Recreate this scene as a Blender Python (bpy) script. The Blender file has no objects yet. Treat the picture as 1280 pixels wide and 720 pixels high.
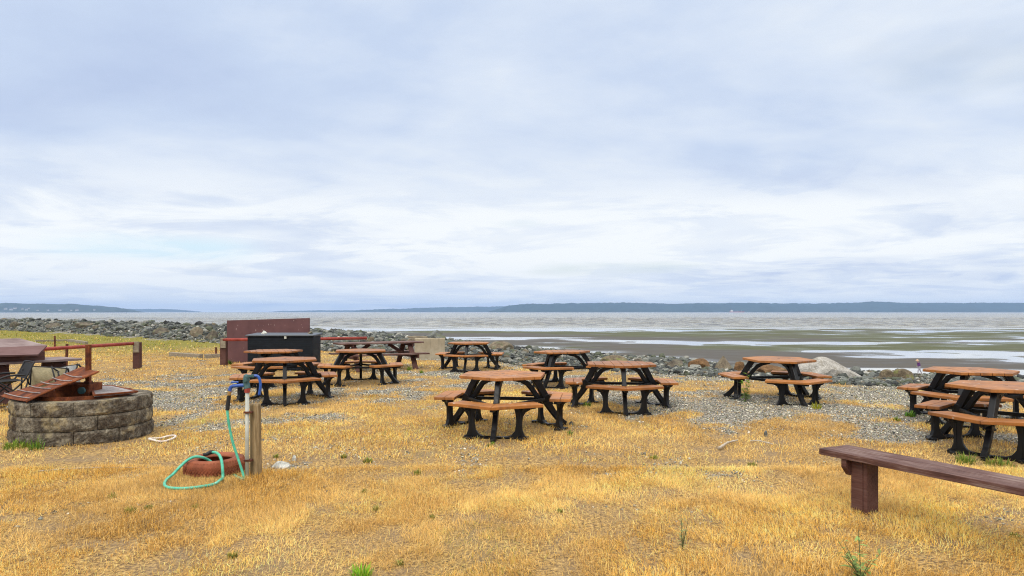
import bpy, bmesh, math, random
import numpy as np
from mathutils import Vector, Matrix

R = math.radians
rng = np.random.default_rng(7)
random.seed(7)
scene = bpy.context.scene
col = scene.collection
F, H0, CZ = 850.0, 389.5, 1.6          # focal length in photo pixels, horizon row, eye height


def gp(u, v, z=0.0):
    """where the photo pixel's ray meets height z (used once, to survey the place)"""
    d = (CZ - z) * F / (v - H0)
    return Vector(((u - 640) / F * d, d, z))


def at(u, v, d):
    return Vector(((u - 640) / F * d, d, CZ - (v - H0) / F * d))


# ------------------------------------------------------------------ noise
_T = np.random.default_rng(3).random((256, 256))


def vnoise(x, y):
    xi = np.floor(x).astype(int); yi = np.floor(y).astype(int)
    fx = x - xi; fy = y - yi
    fx = fx * fx * (3 - 2 * fx); fy = fy * fy * (3 - 2 * fy)
    a = _T[xi & 255, yi & 255]; b = _T[(xi + 1) & 255, yi & 255]
    c = _T[xi & 255, (yi + 1) & 255]; d = _T[(xi + 1) & 255, (yi + 1) & 255]
    return (a * (1 - fx) + b * fx) * (1 - fy) + (c * (1 - fx) + d * fx) * fy


def fbm(x, y, o=4):
    x = np.asarray(x, float); y = np.asarray(y, float)
    s = 0; a = .5; t = 0
    for k in range(o):
        s = s + a * vnoise(x * 2 ** k + 17.3 * k, y * 2 ** k + 9.1 * k); t += a; a *= .5
    return s / t


def sstep(a, b, x):
    t = np.clip((x - a) / (b - a), 0, 1)
    return t * t * (3 - 2 * t)


# ------------------------------------------------------------------ terrain functions
EX = np.array([-200, -80, -43.7, -27, -19, -14, -8, -2.9, 0.3, 4.4, 7.5, 10.5, 16, 30, 60, 200])
EY = np.array([150, 85, 58, 44.5, 37.5, 33.6, 28.6, 24.3, 21.5, 18.2, 16.0, 14.6, 12.5, 9, 5, -10])
CX = np.array([-200, -44, -20, -14, -8, -3, 0.5, 5, 8, 200])
CH = np.array([.66, .69, .66, .60, .52, .32, .14, -.02, -.16, -.16])


def edge_s(x, y):
    ye = np.interp(x, EX, EY)
    sl = (np.interp(x + 1, EX, EY) - np.interp(x - 1, EX, EY)) / 2
    return (y - ye) / np.sqrt(1 + sl * sl) + (fbm(x * .35, y * .35, 2) - .5) * 1.6


def lawn_z(x, y):
    x = np.asarray(x, float); y = np.asarray(y, float)
    s = edge_s(x, y)
    h = np.interp(x, CX, CH)
    z = (fbm(x * .25, y * .25, 3) - .5) * .07 + (fbm(x * 1.3 + 40, y * 1.3, 3) - .5) * .035
    z = z + h * sstep(-1.0, 2.4, s)
    out = np.maximum(s - 4.2, 0)
    return np.maximum(z - out * .62, -6.3)


def gz(x, y):
    return float(lawn_z(np.array([x]), np.array([y]))[0])


BLOBS = [(225, 497, 1.9, 2.4, 1.1), (265, 525, 1.1, .9, .9), (205, 478, 2.2, 2.4, .8), (400, 500, 1.9, 1.1, .9), (460, 492, 2.4, 1.4, 1.0),
         (545, 468, 2.6, 1.6, .8), (600, 474, 2.6, 1.5, .8), (655, 478, 2.3, 1.7, .9), (720, 475, 2.6, 1.8, .8), (860, 500, 2.0, 2.0, 1.1),
         (920, 515, 1.7, 1.3, 1.1), (1000, 515, 2.2, 1.6, 1.1), (1090, 495, 2.6, 2.2, 1.3), (1115, 540, 1.2, .8, .95), (1010, 540, 1.0, .5, .7),
         (1190, 520, 2.0, 1.6, 1.0), (345, 583, .35, .2, .7), (275, 505, 1.2, 1.2, .9), (380, 520, 1.2, .5, .6), (1240, 545, 1.4, 1.0, .7)]


def gravel(x, y):
    x = np.asarray(x, float); y = np.asarray(y, float)
    g = np.zeros_like(x)
    for u, v, rx, ry, a in BLOBS:
        c = gp(u, v)
        g = np.maximum(g, a * np.exp(-(((x - c.x) / rx) ** 2 + ((y - c.y) / ry) ** 2)))
    s = edge_s(x, y)
    wide = np.interp(x, [-14, -6, 0, 5], [.6, 1.5, 3.0, 3.5])
    g = np.maximum(g, 1.4 * sstep(-wide, 0.2, s))
    n = fbm(x * 2.2 + 5, y * 1.5 + 3, 4)
    return sstep(.20, .92, g * .84 + (n - .5) * 1.9)


def greenness(x, y):
    x = np.asarray(x, float); y = np.asarray(y, float)
    s = edge_s(x, y)
    g = sstep(-10, -15, x) * sstep(20, 34, y) * (.35 + .65 * sstep(-14, -2, s))
    g = np.maximum(g, .12 * sstep(.62, .75, fbm(x * .7 + 31, y * .7 + 12, 3)))
    return np.clip(g, 0, 1)


# ------------------------------------------------------------------ materials
def newmat(name, base=(.5, .5, .5), rough=.6, metal=0.0, spec=.4):
    m = bpy.data.materials.new(name); m.use_nodes = True
    b = m.node_tree.nodes['Principled BSDF']
    b.inputs['Base Color'].default_value = (*base, 1)
    b.inputs['Roughness'].default_value = rough
    b.inputs['Metallic'].default_value = metal
    b.inputs['Specular IOR Level'].default_value = spec
    return m


class N:
    """small node-tree helper"""
    def __init__(self, m):
        self.t = m.node_tree; self.n = self.t.nodes; self.l = self.t.links
        self.b = self.n.get('Principled BSDF')

    def new(self, typ, **kw):
        o = self.n.new(typ)
        for k, v in kw.items(): setattr(o, k, v)
        return o

    def coord(self, kind='Object', scale=(1, 1, 1)):
        c = self.new('ShaderNodeTexCoord'); mp = self.new('ShaderNodeMapping')
        self.l.new(c.outputs[kind], mp.inputs['Vector']); mp.inputs['Scale'].default_value = scale
        return mp.outputs[0]

    def pos(self, scale=(1, 1, 1)):
        c = self.new('ShaderNodeNewGeometry'); mp = self.new('ShaderNodeMapping')
        self.l.new(c.outputs['Position'], mp.inputs['Vector']); mp.inputs['Scale'].default_value = scale
        return mp.outputs[0]

    def noise(self, vec, scale, detail=4, rough=.55, dist=0.0):
        t = self.new('ShaderNodeTexNoise')
        if vec is not None: self.l.new(vec, t.inputs['Vector'])
        t.inputs['Scale'].default_value = scale; t.inputs['Detail'].default_value = detail
        t.inputs['Roughness'].default_value = rough; t.inputs['Distortion'].default_value = dist
        return t.outputs['Fac']

    def vor(self, vec, scale, out='Distance', feature='F1'):
        t = self.new('ShaderNodeTexVoronoi'); t.feature = feature
        self.l.new(vec, t.inputs['Vector']); t.inputs['Scale'].default_value = scale
        return t.outputs[out]

    def ramp(self, fac, stops, interp='LINEAR'):
        r = self.new('ShaderNodeValToRGB'); self.l.new(fac, r.inputs[0])
        r.color_ramp.interpolation = interp
        e = r.color_ramp.elements
        while len(e) > len(stops): e.remove(e[-1])
        while len(e) < len(stops): e.new(1)
        for k, (p, c) in enumerate(stops):
            e[k].position = p
            e[k].color = (*c, 1) if isinstance(c, tuple) else (c, c, c, 1)
        return r.outputs[0]

    def mix(self, fac, a, b, mode='MIX'):
        m = self.new('ShaderNodeMix', data_type='RGBA', blend_type=mode)
        for val, idx in ((fac, 0), (a, 6), (b, 7)):
            if hasattr(val, 'is_linked'): self.l.new(val, m.inputs[idx])
            elif isinstance(val, tuple): m.inputs[idx].default_value = (*val, 1) if len(val) == 3 else val
            else: m.inputs[idx].default_value = val
        return m.outputs[2]

    def math(self, op, a, b=None, clamp=False):
        m = self.new('ShaderNodeMath', operation=op); m.use_clamp = clamp
        for val, idx in ((a, 0), (b, 1)):
            if val is None: continue
            if hasattr(val, 'is_linked'): self.l.new(val, m.inputs[idx])
            else: m.inputs[idx].default_value = val
        return m.outputs[0]

    def attr(self, name, out='Fac'):
        a = self.new('ShaderNodeAttribute'); a.attribute_name = name
        return a.outputs[out]

    def bump(self, h, strength=.3, dist=.01):
        b = self.new('ShaderNodeBump'); b.inputs['Strength'].default_value = strength
        b.inputs['Distance'].default_value = dist
        self.l.new(h, b.inputs['Height']); self.l.new(b.outputs[0], self.b.inputs['Normal'])

    def color(self, s): self.l.new(s, self.b.inputs['Base Color'])
    def rough(self, s): self.l.new(s, self.b.inputs['Roughness'])


def mottled(name, stops, scale=6, stretch=(1, 1, 1), rough=.7, bump=.3, bdist=.006, spec=.3, fine=40, detail=6):
    m = newmat(name, rough=rough, spec=spec); n = N(m)
    c = n.coord('Object', stretch)
    f = n.noise(c, scale, detail, .62)
    cc = n.ramp(f, stops)
    g = n.noise(c, fine, 4)
    cc = n.mix(.35, cc, n.ramp(g, [(.3, .35), (.7, .9)]), 'OVERLAY')
    n.color(cc)
    n.bump(n.math('ADD', f, n.math('MULTIPLY', g, .6)), bump, bdist)
    return m


M = {}


def plank_mat(name, a, b, ang):
    """recycled-plastic lumber, streaked along the plank"""
    m = newmat(name, rough=.48, spec=.35); n = N(m)
    oi = n.new('ShaderNodeObjectInfo')
    def shifted(sock):          # every copy gets its own grain and stains
        cb = n.new('ShaderNodeCombineXYZ')
        for q, f_ in enumerate((37.0, 91.0, 53.0)): n.l.new(n.math('MULTIPLY', oi.outputs['Random'], f_), cb.inputs[q])
        v = n.new('ShaderNodeVectorMath', operation='ADD'); n.l.new(sock, v.inputs[0]); n.l.new(cb.outputs[0], v.inputs[1])
        return v.outputs[0]
    c0 = n.coord('Object'); c = shifted(c0)
    mp = n.new('ShaderNodeMapping'); n.l.new(c0, mp.inputs['Vector'])
    mp.inputs['Rotation'].default_value = (0, 0, ang); mp.inputs['Scale'].default_value = (2.0, 26, 26)
    f = n.noise(shifted(mp.outputs[0]), 1.6, 5, .6)
    w = n.noise(c, 3.0, 3)
    k = n.math('ADD', n.math('MULTIPLY', f, .6), n.math('MULTIPLY', w, .5))
    k = n.math('ADD', k, n.math('MULTIPLY', n.math('SUBTRACT', oi.outputs['Random'], .5), .38))
    cc = n.ramp(k, [(.25, a), (.8, b)])
    dirt = n.noise(shifted(n.coord('Object', (1, 1, .3))), 4.2, 6, .65)
    cc = n.mix(n.ramp(dirt, [(.47, 0.0), (.68, .7)]), cc, (.10, .045, .022))
    spot = n.noise(c, 9, 2, .4)
    cc = n.mix(n.ramp(spot, [(.715, 0.0), (.74, .6)]), cc, (.55, .50, .44))
    n.color(cc)
    n.rough(n.ramp(w, [(.3, .42), (.7, .62)]))
    n.bump(f, .12, .004)
    return m


ORA, ORB = (.215, .073, .014), (.37, .145, .034)
M['top_x'] = plank_mat('terracotta_lumber', ORA, ORB, 0)
M['top_y'] = plank_mat('terracotta_lumber_turned', ORA, ORB, R(90))
M['seat_p'] = plank_mat('terracotta_lumber_seat', (.24, .082, .013), (.41, .158, .034), R(-30))
m = newmat('black_plastic', (.014, .014, .015), .42, spec=.28); n = N(m)
f = n.noise(n.coord('Object'), 18, 4); g = n.noise(n.coord('Object'), 3, 4)
n.color(n.ramp(g, [(.35, (.003, .003, .0033)), (.62, (.006, .006, .0065)), (.8, (.025, .023, .02))]))
n.rough(n.ramp(f, [(.3, .33), (.7, .6)])); n.bump(f, .25, .004); M['black'] = m


def painted_wood(name, dark, mid, worn, ang=0.0, amount=.62):
    m = newmat(name, rough=.7, spec=.25); n = N(m)
    c = n.coord('Object')
    mp = n.new('ShaderNodeMapping'); n.l.new(c, mp.inputs['Vector'])
    mp.inputs['Rotation'].default_value = (0, 0, ang); mp.inputs['Scale'].default_value = (1.2, 22, 22)
    f = n.noise(mp.outputs[0], 3.0, 7, .68, .3)
    w = n.noise(c, 2.6, 5, .6)
    k = n.math('ADD', n.math('MULTIPLY', f, .65), n.math('MULTIPLY', w, .4))
    n.color(n.ramp(k, [(.36, dark), (.5, mid), (amount, worn)]))
    n.bump(f, .6, .006)
    return m


M['brown_wood'] = painted_wood('brown_painted_wood', (.035, .014, .010), (.10, .045, .034), (.20, .135, .11))
M['brown_pale'] = painted_wood('weathered_brown_boards', (.07, .04, .035), (.19, .13, .12), (.32, .26, .24), 0, .66)
M['brown_dark'] = painted_wood('dark_brown_paint', (.03, .013, .010), (.085, .034, .026), (.14, .078, .06), 0, .75)
m = newmat('brown_panel_paint', rough=.6); n = N(m)
c = n.coord('Object'); f = n.noise(c, 2.2, 6, .6)
cc = n.ramp(f, [(.3, (.078, .030, .031)), (.7, (.125, .053, .052))])
sc_ = n.noise(n.coord('Object', (5, 1, 1.3)), 5.5, 2, .4)
cc = n.mix(n.ramp(sc_, [(.715, 0.0), (.74, 1.0)]), cc, (.33, .24, .22))
n.color(cc); n.bump(f, .2, .004); M['panel'] = m

m = newmat('rusty_steel', rough=.85, spec=.2); n = N(m)
c = n.coord('Object'); f = n.noise(c, 7, 8, .68); g = n.noise(c, 60, 3)
cc = n.ramp(f, [(.3, (.035, .011, .007)), (.47, (.115, .032, .012)), (.62, (.205, .06, .018)), (.8, (.30, .12, .05))])
n.color(n.mix(.4, cc, n.ramp(g, [(.3, .3), (.7, .85)]), 'OVERLAY')); n.bump(n.math('ADD', f, g), .5, .004); M['rust'] = m
M['rust_dark'] = mottled('dark_rusty_steel', [(.3, (.03, .012, .009)), (.6, (.12, .035, .015)), (.8, (.22, .07, .03))], 9, rough=.85)
M['red_pipe'] = mottled('red_brown_pipe_paint', [(.3, (.16, .022, .016)), (.6, (.30, .05, .032)), (.8, (.36, .10, .06))], 5, rough=.6, bump=.15)
M['gray_wood'] = mottled('weathered_grey_timber', [(.3, (.10, .08, .055)), (.55, (.24, .20, .14)), (.8, (.36, .31, .24))], 3, (1.2, 14, 14), .85, .6)
M['post_wood'] = mottled('weathered_post_timber', [(.3, (.11, .075, .035)), (.55, (.25, .175, .085)), (.8, (.38, .30, .19))], 3, (16, 16, 1.1), .85, .7)
M['drift'] = mottled('bleached_driftwood', [(.3, (.25, .20, .14)), (.6, (.42, .36, .28)), (.8, (.52, .47, .39))], 6, (2, 10, 10), .8)
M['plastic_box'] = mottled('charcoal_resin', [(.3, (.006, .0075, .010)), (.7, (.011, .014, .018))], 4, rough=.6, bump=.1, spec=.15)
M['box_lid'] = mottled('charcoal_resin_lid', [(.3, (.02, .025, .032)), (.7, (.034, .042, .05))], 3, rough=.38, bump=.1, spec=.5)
m = newmat('concrete', rough=.9, spec=.2); n = N(m)
c = n.coord('Object'); f = n.noise(c, 2.5, 7, .65); g = n.noise(n.coord('Object', (5, 5, .5)), 3, 4); h = n.vor(c, 22)
cc = n.ramp(f, [(.3, (.26, .215, .14)), (.7, (.43, .37, .27))])
cc = n.mix(n.ramp(g, [(.5, 0.0), (.75, .5)]), cc, (.16, .13, .09))
n.color(cc); n.bump(n.math('ADD', f, n.math('MULTIPLY', h, .3)), .5, .012); M['concrete'] = m
m = newmat('split_face_block', rough=.95, spec=.15); n = N(m)
c = n.coord('Object'); f = n.noise(c, 6.5, 10, .74); g = n.noise(c, 42, 6, .75); h = n.noise(n.coord('Object', (1, 1, 1.6)), 2.6, 6, .68)
geo = n.new('ShaderNodeObjectInfo')
cc = n.ramp(f, [(.30, (.035, .028, .021)), (.45, (.115, .095, .07)), (.57, (.22, .19, .14)), (.74, (.42, .37, .28))])
cc = n.mix(.9, cc, n.ramp(g, [(.28, .05), (.5, .5), (.72, .97)]), 'OVERLAY')
cc = n.mix(n.ramp(h, [(.50, 0.0), (.68, .85)]), cc, (.04, .024, .016))
cc = n.mix(n.ramp(n.noise(c, 3.1, 5, .65), [(.56, 0.0), (.66, .6)]), cc, (.42, .33, .17))
n.color(cc); n.bump(n.math('ADD', f, g), 1.0, .018); M['block'] = m
M['ash'] = mottled('grey_ash', [(.3, (.08, .07, .06)), (.7, (.26, .24, .22))], 14, rough=1, bump=.8, bdist=.02)
M['galv'] = mottled('galvanised_pipe', [(.3, (.30, .30, .25)), (.7, (.46, .46, .40))], 12, (1, 1, .3), .5, .1)
M['hydrant'] = mottled('green_grey_cast_iron', [(.3, (.03, .075, .075)), (.7, (.07, .13, .13))], 14, rough=.5)
M['blue'] = mottled('blue_enamel', [(.3, (.010, .045, .20)), (.7, (.02, .085, .36))], 14, rough=.35, bump=.05, spec=.5)
M['hose'] = mottled('green_garden_hose', [(.3, (.05, .30, .19)), (.6, (.09, .42, .28)), (.8, (.22, .55, .42))], 7, rough=.45, bump=.05)
M['hose_pale'] = mottled('pale_hose', [(.3, (.55, .42, .36)), (.7, (.60, .60, .52))], 5, rough=.5, bump=.05)
M['brass'] = newmat('brass', (.45, .30, .12), .4, .8)
M['rubber'] = newmat('black_rubber', (.012, .012, .013), .6)
m = newmat('terracotta_painted_tyre', rough=.75, spec=.25); n = N(m)
c = n.coord('Object'); f = n.noise(c, 6, 6, .65)
n.color(n.ramp(f, [(.3, (.13, .036, .016)), (.55, (.26, .075, .033)), (.8, (.34, .13, .07))])); n.bump(n.noise(c, 50, 3), .25, .004); M['tyre'] = m
M['canvas'] = mottled('beige_canvas', [(.3, (.30, .26, .15)), (.7, (.42, .37, .24))], 6, rough=.9, bump=.2)
M['gray_cloth'] = mottled('grey_cloth', [(.3, (.25, .26, .26)), (.7, (.42, .43, .43))], 6, rough=.9)
M['white_paint'] = newmat('white_paint', (.75, .75, .73), .5)
M['house_wall'] = newmat('pale_house_siding', (.40, .38, .34), .7)
M['ship_red'] = newmat('ship_red_paint', (.35, .07, .05), .6)
M['roof_gray'] = newmat('grey_roofing', (.12, .11, .11), .8)
M['skin'] = newmat('skin', (.55, .33, .24), .6)
M['purple'] = mottled('purple_fleece', [(.3, (.07, .02, .09)), (.7, (.11, .035, .14))], 20, rough=.9)
M['gray_trousers'] = mottled('grey_trousers', [(.3, (.24, .22, .25)), (.7, (.34, .32, .35))], 20, rough=.9)
M['straw_hat'] = newmat('straw_hat', (.55, .36, .22), .9)


def rock_mat(name, a, b, c3, lichen=None, sc=1.0):
    m = newmat(name, rough=.88, spec=.25); n = N(m)
    c = n.coord('Object'); f = n.noise(c, 3.5 * sc, 8, .68); g = n.noise(c, 28 * sc, 5, .65)
    cc = n.ramp(f, [(.3, a), (.52, b), (.75, c3)])
    cc = n.mix(.6, cc, n.ramp(g, [(.25, .2), (.75, .85)]), 'OVERLAY')
    if lichen:
        cc = n.mix(n.ramp(n.noise(c, 5.5 * sc, 5, .6), [(.53, 0.0), (.64, .8)]), cc, lichen)
    n.color(cc); n.bump(n.math('ADD', f, n.math('MULTIPLY', g, .5)), .9, .03)
    return m


M['rk_gray'] = rock_mat('grey_boulder', (.06, .065, .062), (.14, .145, .13), (.26, .255, .225), (.15, .16, .08))
M['rk_brown'] = rock_mat('brown_boulder', (.045, .038, .028), (.11, .09, .065), (.20, .17, .12), (.15, .15, .085))
M['rk_rust'] = rock_mat('rust_stained_boulder', (.06, .035, .018), (.16, .085, .035), (.25, .17, .09))
M['rk_white'] = rock_mat('pale_granite', (.19, .17, .14), (.33, .305, .265), (.44, .415, .37), (.20, .175, .13))
M['rk_tan'] = rock_mat('tan_boulder', (.08, .06, .04), (.17, .135, .09), (.27, .225, .155), (.13, .13, .075))
M['rk_pale'] = rock_mat('pale_stone', (.34, .33, .28), (.50, .49, .43), (.62, .61, .56))
M['rk_moss'] = rock_mat('mossy_boulder', (.06, .045, .03), (.15, .115, .07), (.24, .20, .12), (.16, .18, .035))
# vertex-coloured stuff
m = newmat('blade', rough=.75, spec=.2); n = N(m)
n.color(n.attr('tint', 'Color'))
tr = n.new('ShaderNodeBsdfTranslucent'); mx = n.new('ShaderNodeMixShader'); mx.inputs[0].default_value = .3
n.l.new(n.attr('tint', 'Color'), tr.inputs[0]); n.l.new(n.b.outputs[0], mx.inputs[1]); n.l.new(tr.outputs[0], mx.inputs[2])
n.l.new(mx.outputs[0], n.n['Material Output'].inputs['Surface']); M['blade'] = m
m = newmat('crushed_rock', rough=.85, spec=.3); n = N(m)
g = n.noise(n.pos(), 26, 5, .65)
n.color(n.mix(.55, n.attr('tint', 'Color'), n.ramp(g, [(.25, .2), (.75, .85)]), 'OVERLAY')); n.bump(g, .6, .02); M['rubble'] = m


# ------------------------------------------------------------------ object helpers
def tag(o, label=None, cat=None, group=None, kind=None):
    if label: o['label'] = label
    if cat: o['category'] = cat
    if group: o['group'] = group
    if kind: o['kind'] = kind
    return o


def thing(name, label, cat, loc=(0, 0, 0), rz=0, group=None):
    o = bpy.data.objects.new(name, None); col.objects.link(o)
    o.empty_display_size = .2
    o.location = loc; o.rotation_euler = (0, 0, rz)
    return tag(o, label, cat, group)


def copy_tree(o, parent=None):
    c = o.copy(); col.objects.link(c)
    if parent is not None: c.parent = parent
    for ch in [x for x in bpy.data.objects if x.parent == o]:
        copy_tree(ch, c)
    return c


class MB:
    def __init__(self): self.v = []; self.f = []

    def add(self, vs, fs):
        b = len(self.v); self.v += [tuple(p) for p in vs]; self.f += [tuple(b + i for i in q) for q in fs]
        return self

    def box(self, c, s, rot=None):
        c = Vector(c); rot = rot or Matrix.Identity(3)
        vs = [c + rot @ Vector((sx * s[0] / 2, sy * s[1] / 2, sz * s[2] / 2)) for sx in (-1, 1) for sy in (-1, 1) for sz in (-1, 1)]
        return self.add(vs, [(0, 1, 3, 2), (4, 6, 7, 5), (0, 4, 5, 1), (2, 3, 7, 6), (0, 2, 6, 4), (1, 5, 7, 3)])

    def beam(self, a, b, w, h, up=(0, 0, 1)):
        a = Vector(a); b = Vector(b); d = (b - a); L = d.length; d.normalize()
        s = d.cross(Vector(up))
        if s.length < 1e-4: s = d.cross(Vector((1, 0, 0)))
        s.normalize(); u = s.cross(d)
        return self.box((a + b) / 2, (L, w, h), Matrix((d, s, u)).transposed())

    def prism(self, pts, z0, z1, fr=None):
        """extrude a 2D outline between z0, z1 ; fr maps (x,y,z) to space"""
        fr = fr or (lambda p: p)
        k = len(pts)
        a = sum(pts[i][0] * pts[(i + 1) % k][1] - pts[(i + 1) % k][0] * pts[i][1] for i in range(k))
        if a < 0: pts = pts[::-1]
        vs = [fr(Vector((x, y, z0))) for x, y in pts] + [fr(Vector((x, y, z1))) for x, y in pts]
        fs = [tuple(range(k))[::-1], tuple(range(k, 2 * k))] + [(i, (i + 1) % k, k + (i + 1) % k, k + i) for i in range(k)]
        return self.add(vs, fs)

    def tube(self, path, r, n=10, closed=False, caps=True):
        P = [Vector(p) for p in path]; k = len(P)
        rr = r if isinstance(r, (list, tuple)) else [r] * k
        vs = []; nrm = None
        for i in range(k):
            a = P[i - 1] if (i or closed) else P[i]; b = P[(i + 1) % k] if (i < k - 1 or closed) else P[i]
            t = (b - a).normalized()
            if nrm is None:
                nrm = t.orthogonal().normalized()
            else:
                nrm = (nrm - t * nrm.dot(t)).normalized()
            bn = t.cross(nrm)
            vs += [P[i] + (nrm * math.cos(2 * math.pi * j / n) + bn * math.sin(2 * math.pi * j / n)) * rr[i] for j in range(n)]
        fs = []
        for i in range(k if closed else k - 1):
            a = i * n; b = ((i + 1) % k) * n
            fs += [(a + j, a + (j + 1) % n, b + (j + 1) % n, b + j) for j in range(n)]
        if caps and not closed:
            fs += [tuple(range(n))[::-1], tuple(range((k - 1) * n, k * n))]
        return self.add(vs, fs)

    def lathe(self, prof, n=32, c=(0, 0, 0), closed=False):
        vs = []; k = len(prof)
        for i in range(n):
            a = 2 * math.pi * i / n
            vs += [(c[0] + r * math.cos(a), c[1] + r * math.sin(a), c[2] + z) for r, z in prof]
        fs = []
        for i in range(n):
            a = i * k; b = ((i + 1) % n) * k
            fs += [(a + j, b + j, b + (j + 1) % k, a + (j + 1) % k) for j in range(k if closed else k - 1)]
        return self.add(vs, fs)

    def build(self, name, mat, parent=None, bevel=0, smooth=False, seg=2):
        me = bpy.data.meshes.new(name); me.from_pydata(self.v, [], self.f)
        me.materials.append(mat); me.validate()
        o = bpy.data.objects.new(name, me); col.objects.link(o)
        if parent is not None: o.parent = parent
        if smooth:
            for p in me.polygons: p.use_smooth = True
        bm = bmesh.new(); bm.from_mesh(me); bmesh.ops.recalc_face_normals(bm, faces=bm.faces); bm.to_mesh(me); bm.free()
        if bevel:
            b = o.modifiers.new('bevel', 'BEVEL'); b.width = bevel; b.segments = seg; b.limit_method = 'ANGLE'; b.angle_limit = R(40)
        return o


def np_mesh(name, V, Fc, mat, tint=None, attrs=None, smooth=False, kind=None):
    """V (n,3); Fc (m,k) all faces the same size"""
    me = bpy.data.meshes.new(name); V = np.ascontiguousarray(V, np.float32); Fc = np.ascontiguousarray(Fc, np.int32)
    me.vertices.add(len(V)); me.vertices.foreach_set('co', V.ravel())
    k = Fc.shape[1]
    me.loops.add(Fc.size); me.loops.foreach_set('vertex_index', Fc.ravel())
    me.polygons.add(len(Fc)); me.polygons.foreach_set('loop_start', np.arange(0, Fc.size, k, dtype=np.int32))
    me.polygons.foreach_set('use_smooth', np.full(len(Fc), smooth))
    if tint is not None:
        a = me.attributes.new('tint', 'FLOAT_COLOR', 'POINT')
        a.data.foreach_set('color', np.c_[tint, np.ones(len(tint))].astype(np.float32).ravel())
    for nm, val in (attrs or {}).items():
        a = me.attributes.new(nm, 'FLOAT', 'POINT'); a.data.foreach_set('value', val.astype(np.float32))
    me.update(calc_edges=True); me.materials.append(mat)
    o = bpy.data.objects.new(name, me); col.objects.link(o)
    if kind: o['kind'] = kind
    return o


def grid_mesh(name, X, Y, Z, mat, attrs=None, smooth=True, kind='structure'):
    a, b = X.shape
    V = np.c_[X.ravel(), Y.ravel(), Z.ravel()]
    i = np.arange(a * b).reshape(a, b)
    Fc = np.c_[i[:-1, :-1].ravel(), i[:-1, 1:].ravel(), i[1:, 1:].ravel(), i[1:, :-1].ravel()]
    return np_mesh(name, V, Fc, mat, attrs=attrs, smooth=smooth, kind=kind)


# ------------------------------------------------------------------ camera, render, light
cam = bpy.data.cameras.new('camera'); co = bpy.data.objects.new('camera', cam); col.objects.link(co)
co.location = (0, 0, CZ); co.rotation_euler = (R(90), 0, 0)
cam.sensor_width = 36; cam.lens = F / 1280 * 36; cam.shift_y = (H0 - 360) / 1280
cam.clip_start = .05; cam.clip_end = 60000
scene.camera = co
scene.render.engine = 'CYCLES'
scene.cycles.use_denoising = True; scene.cycles.denoising_prefilter = 'NONE'; scene.cycles.filter_width = 1.1
scene.cycles.max_bounces = 6; scene.cycles.diffuse_bounces = 3; scene.cycles.volume_bounces = 0
scene.view_settings.view_transform = 'Standard'; scene.view_settings.look = 'None'
scene.view_settings.exposure = .3; scene.view_settings.gamma = 1

SUN_EL, SUN_AZ = R(44), R(200)          # high sun behind the photographer's left shoulder, through cloud
sd = bpy.data.lights.new('sun', 'SUN'); so = bpy.data.objects.new('sun', sd); col.objects.link(so)
sd.energy = 1.5; sd.angle = R(24); sd.color = (1, .95, .87)
sdir = Vector((math.sin(SUN_AZ) * math.cos(SUN_EL), math.cos(SUN_AZ) * math.cos(SUN_EL), math.sin(SUN_EL)))
so.rotation_euler = sdir.to_track_quat('Z', 'Y').to_euler(); so.location = (0, 0, 30)

w = bpy.data.worlds.new('World'); scene.world = w; w.use_nodes = True
n = N(w); nt = w.node_tree; bg = nt.nodes['Background']
sky = n.new('ShaderNodeTexSky', sky_type='NISHITA'); sky.sun_disc = False
sky.sun_elevation = SUN_EL; sky.sun_rotation = SUN_AZ; sky.air_density = 1; sky.dust_density = 1.5
tc = n.new('ShaderNodeTexCoord'); sp = n.new('ShaderNodeSeparateXYZ'); n.l.new(tc.outputs['Generated'], sp.inputs[0])
zc = n.math('MAXIMUM', sp.outputs[2], 0.0)
den = n.math('ADD', zc, .10)
cb = n.new('ShaderNodeCombineXYZ')
n.l.new(n.math('DIVIDE', sp.outputs[0], den), cb.inputs[0]); n.l.new(n.math('DIVIDE', sp.outputs[1], den), cb.inputs[1])
mp = n.new('ShaderNodeMapping'); n.l.new(cb.outputs[0], mp.inputs[0]); mp.inputs['Scale'].default_value = (.75, .85, 1); mp.inputs['Location'].default_value = (3.3, 1.7, 0)
mp.inputs['Rotation'].default_value = (0, 0, R(8))
n1 = n.noise(mp.outputs[0], .50, 8, .58, .5)
n2 = n.noise(mp.outputs[0], 1.9, 6, .55, .2)
k = n.math('ADD', n.math('MULTIPLY', n1, .68), n.math('MULTIPLY', n2, .32))
cloud = n.ramp(k, [(.35, (4.1, 4.95, 6.75)), (.46, (4.6, 5.5, 7.15)), (.54, (5.5, 6.25, 7.5)), (.66, (7.0, 7.4, 7.8))])
# broken, brighter cloud low over the water
band = n.ramp(zc, [(0.0, 1.0), (.03, .9), (.08, 1.0), (.14, .9), (.21, .15), (1.0, 0.0)])
n3 = n.noise(mp.outputs[0], 1.15, 9, .62, .6)
edge = n.ramp(n3, [(.44, 0.0), (.53, 1.0)])
lit = n.ramp(k, [(.34, .35), (.50, 1.0)])
cloud = n.mix(n.math('MULTIPLY', band, n.math('ADD', n.math('MULTIPLY', lit, .62), n.math('MULTIPLY', edge, .36))), cloud, (8.2, 8.4, 8.4))
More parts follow.
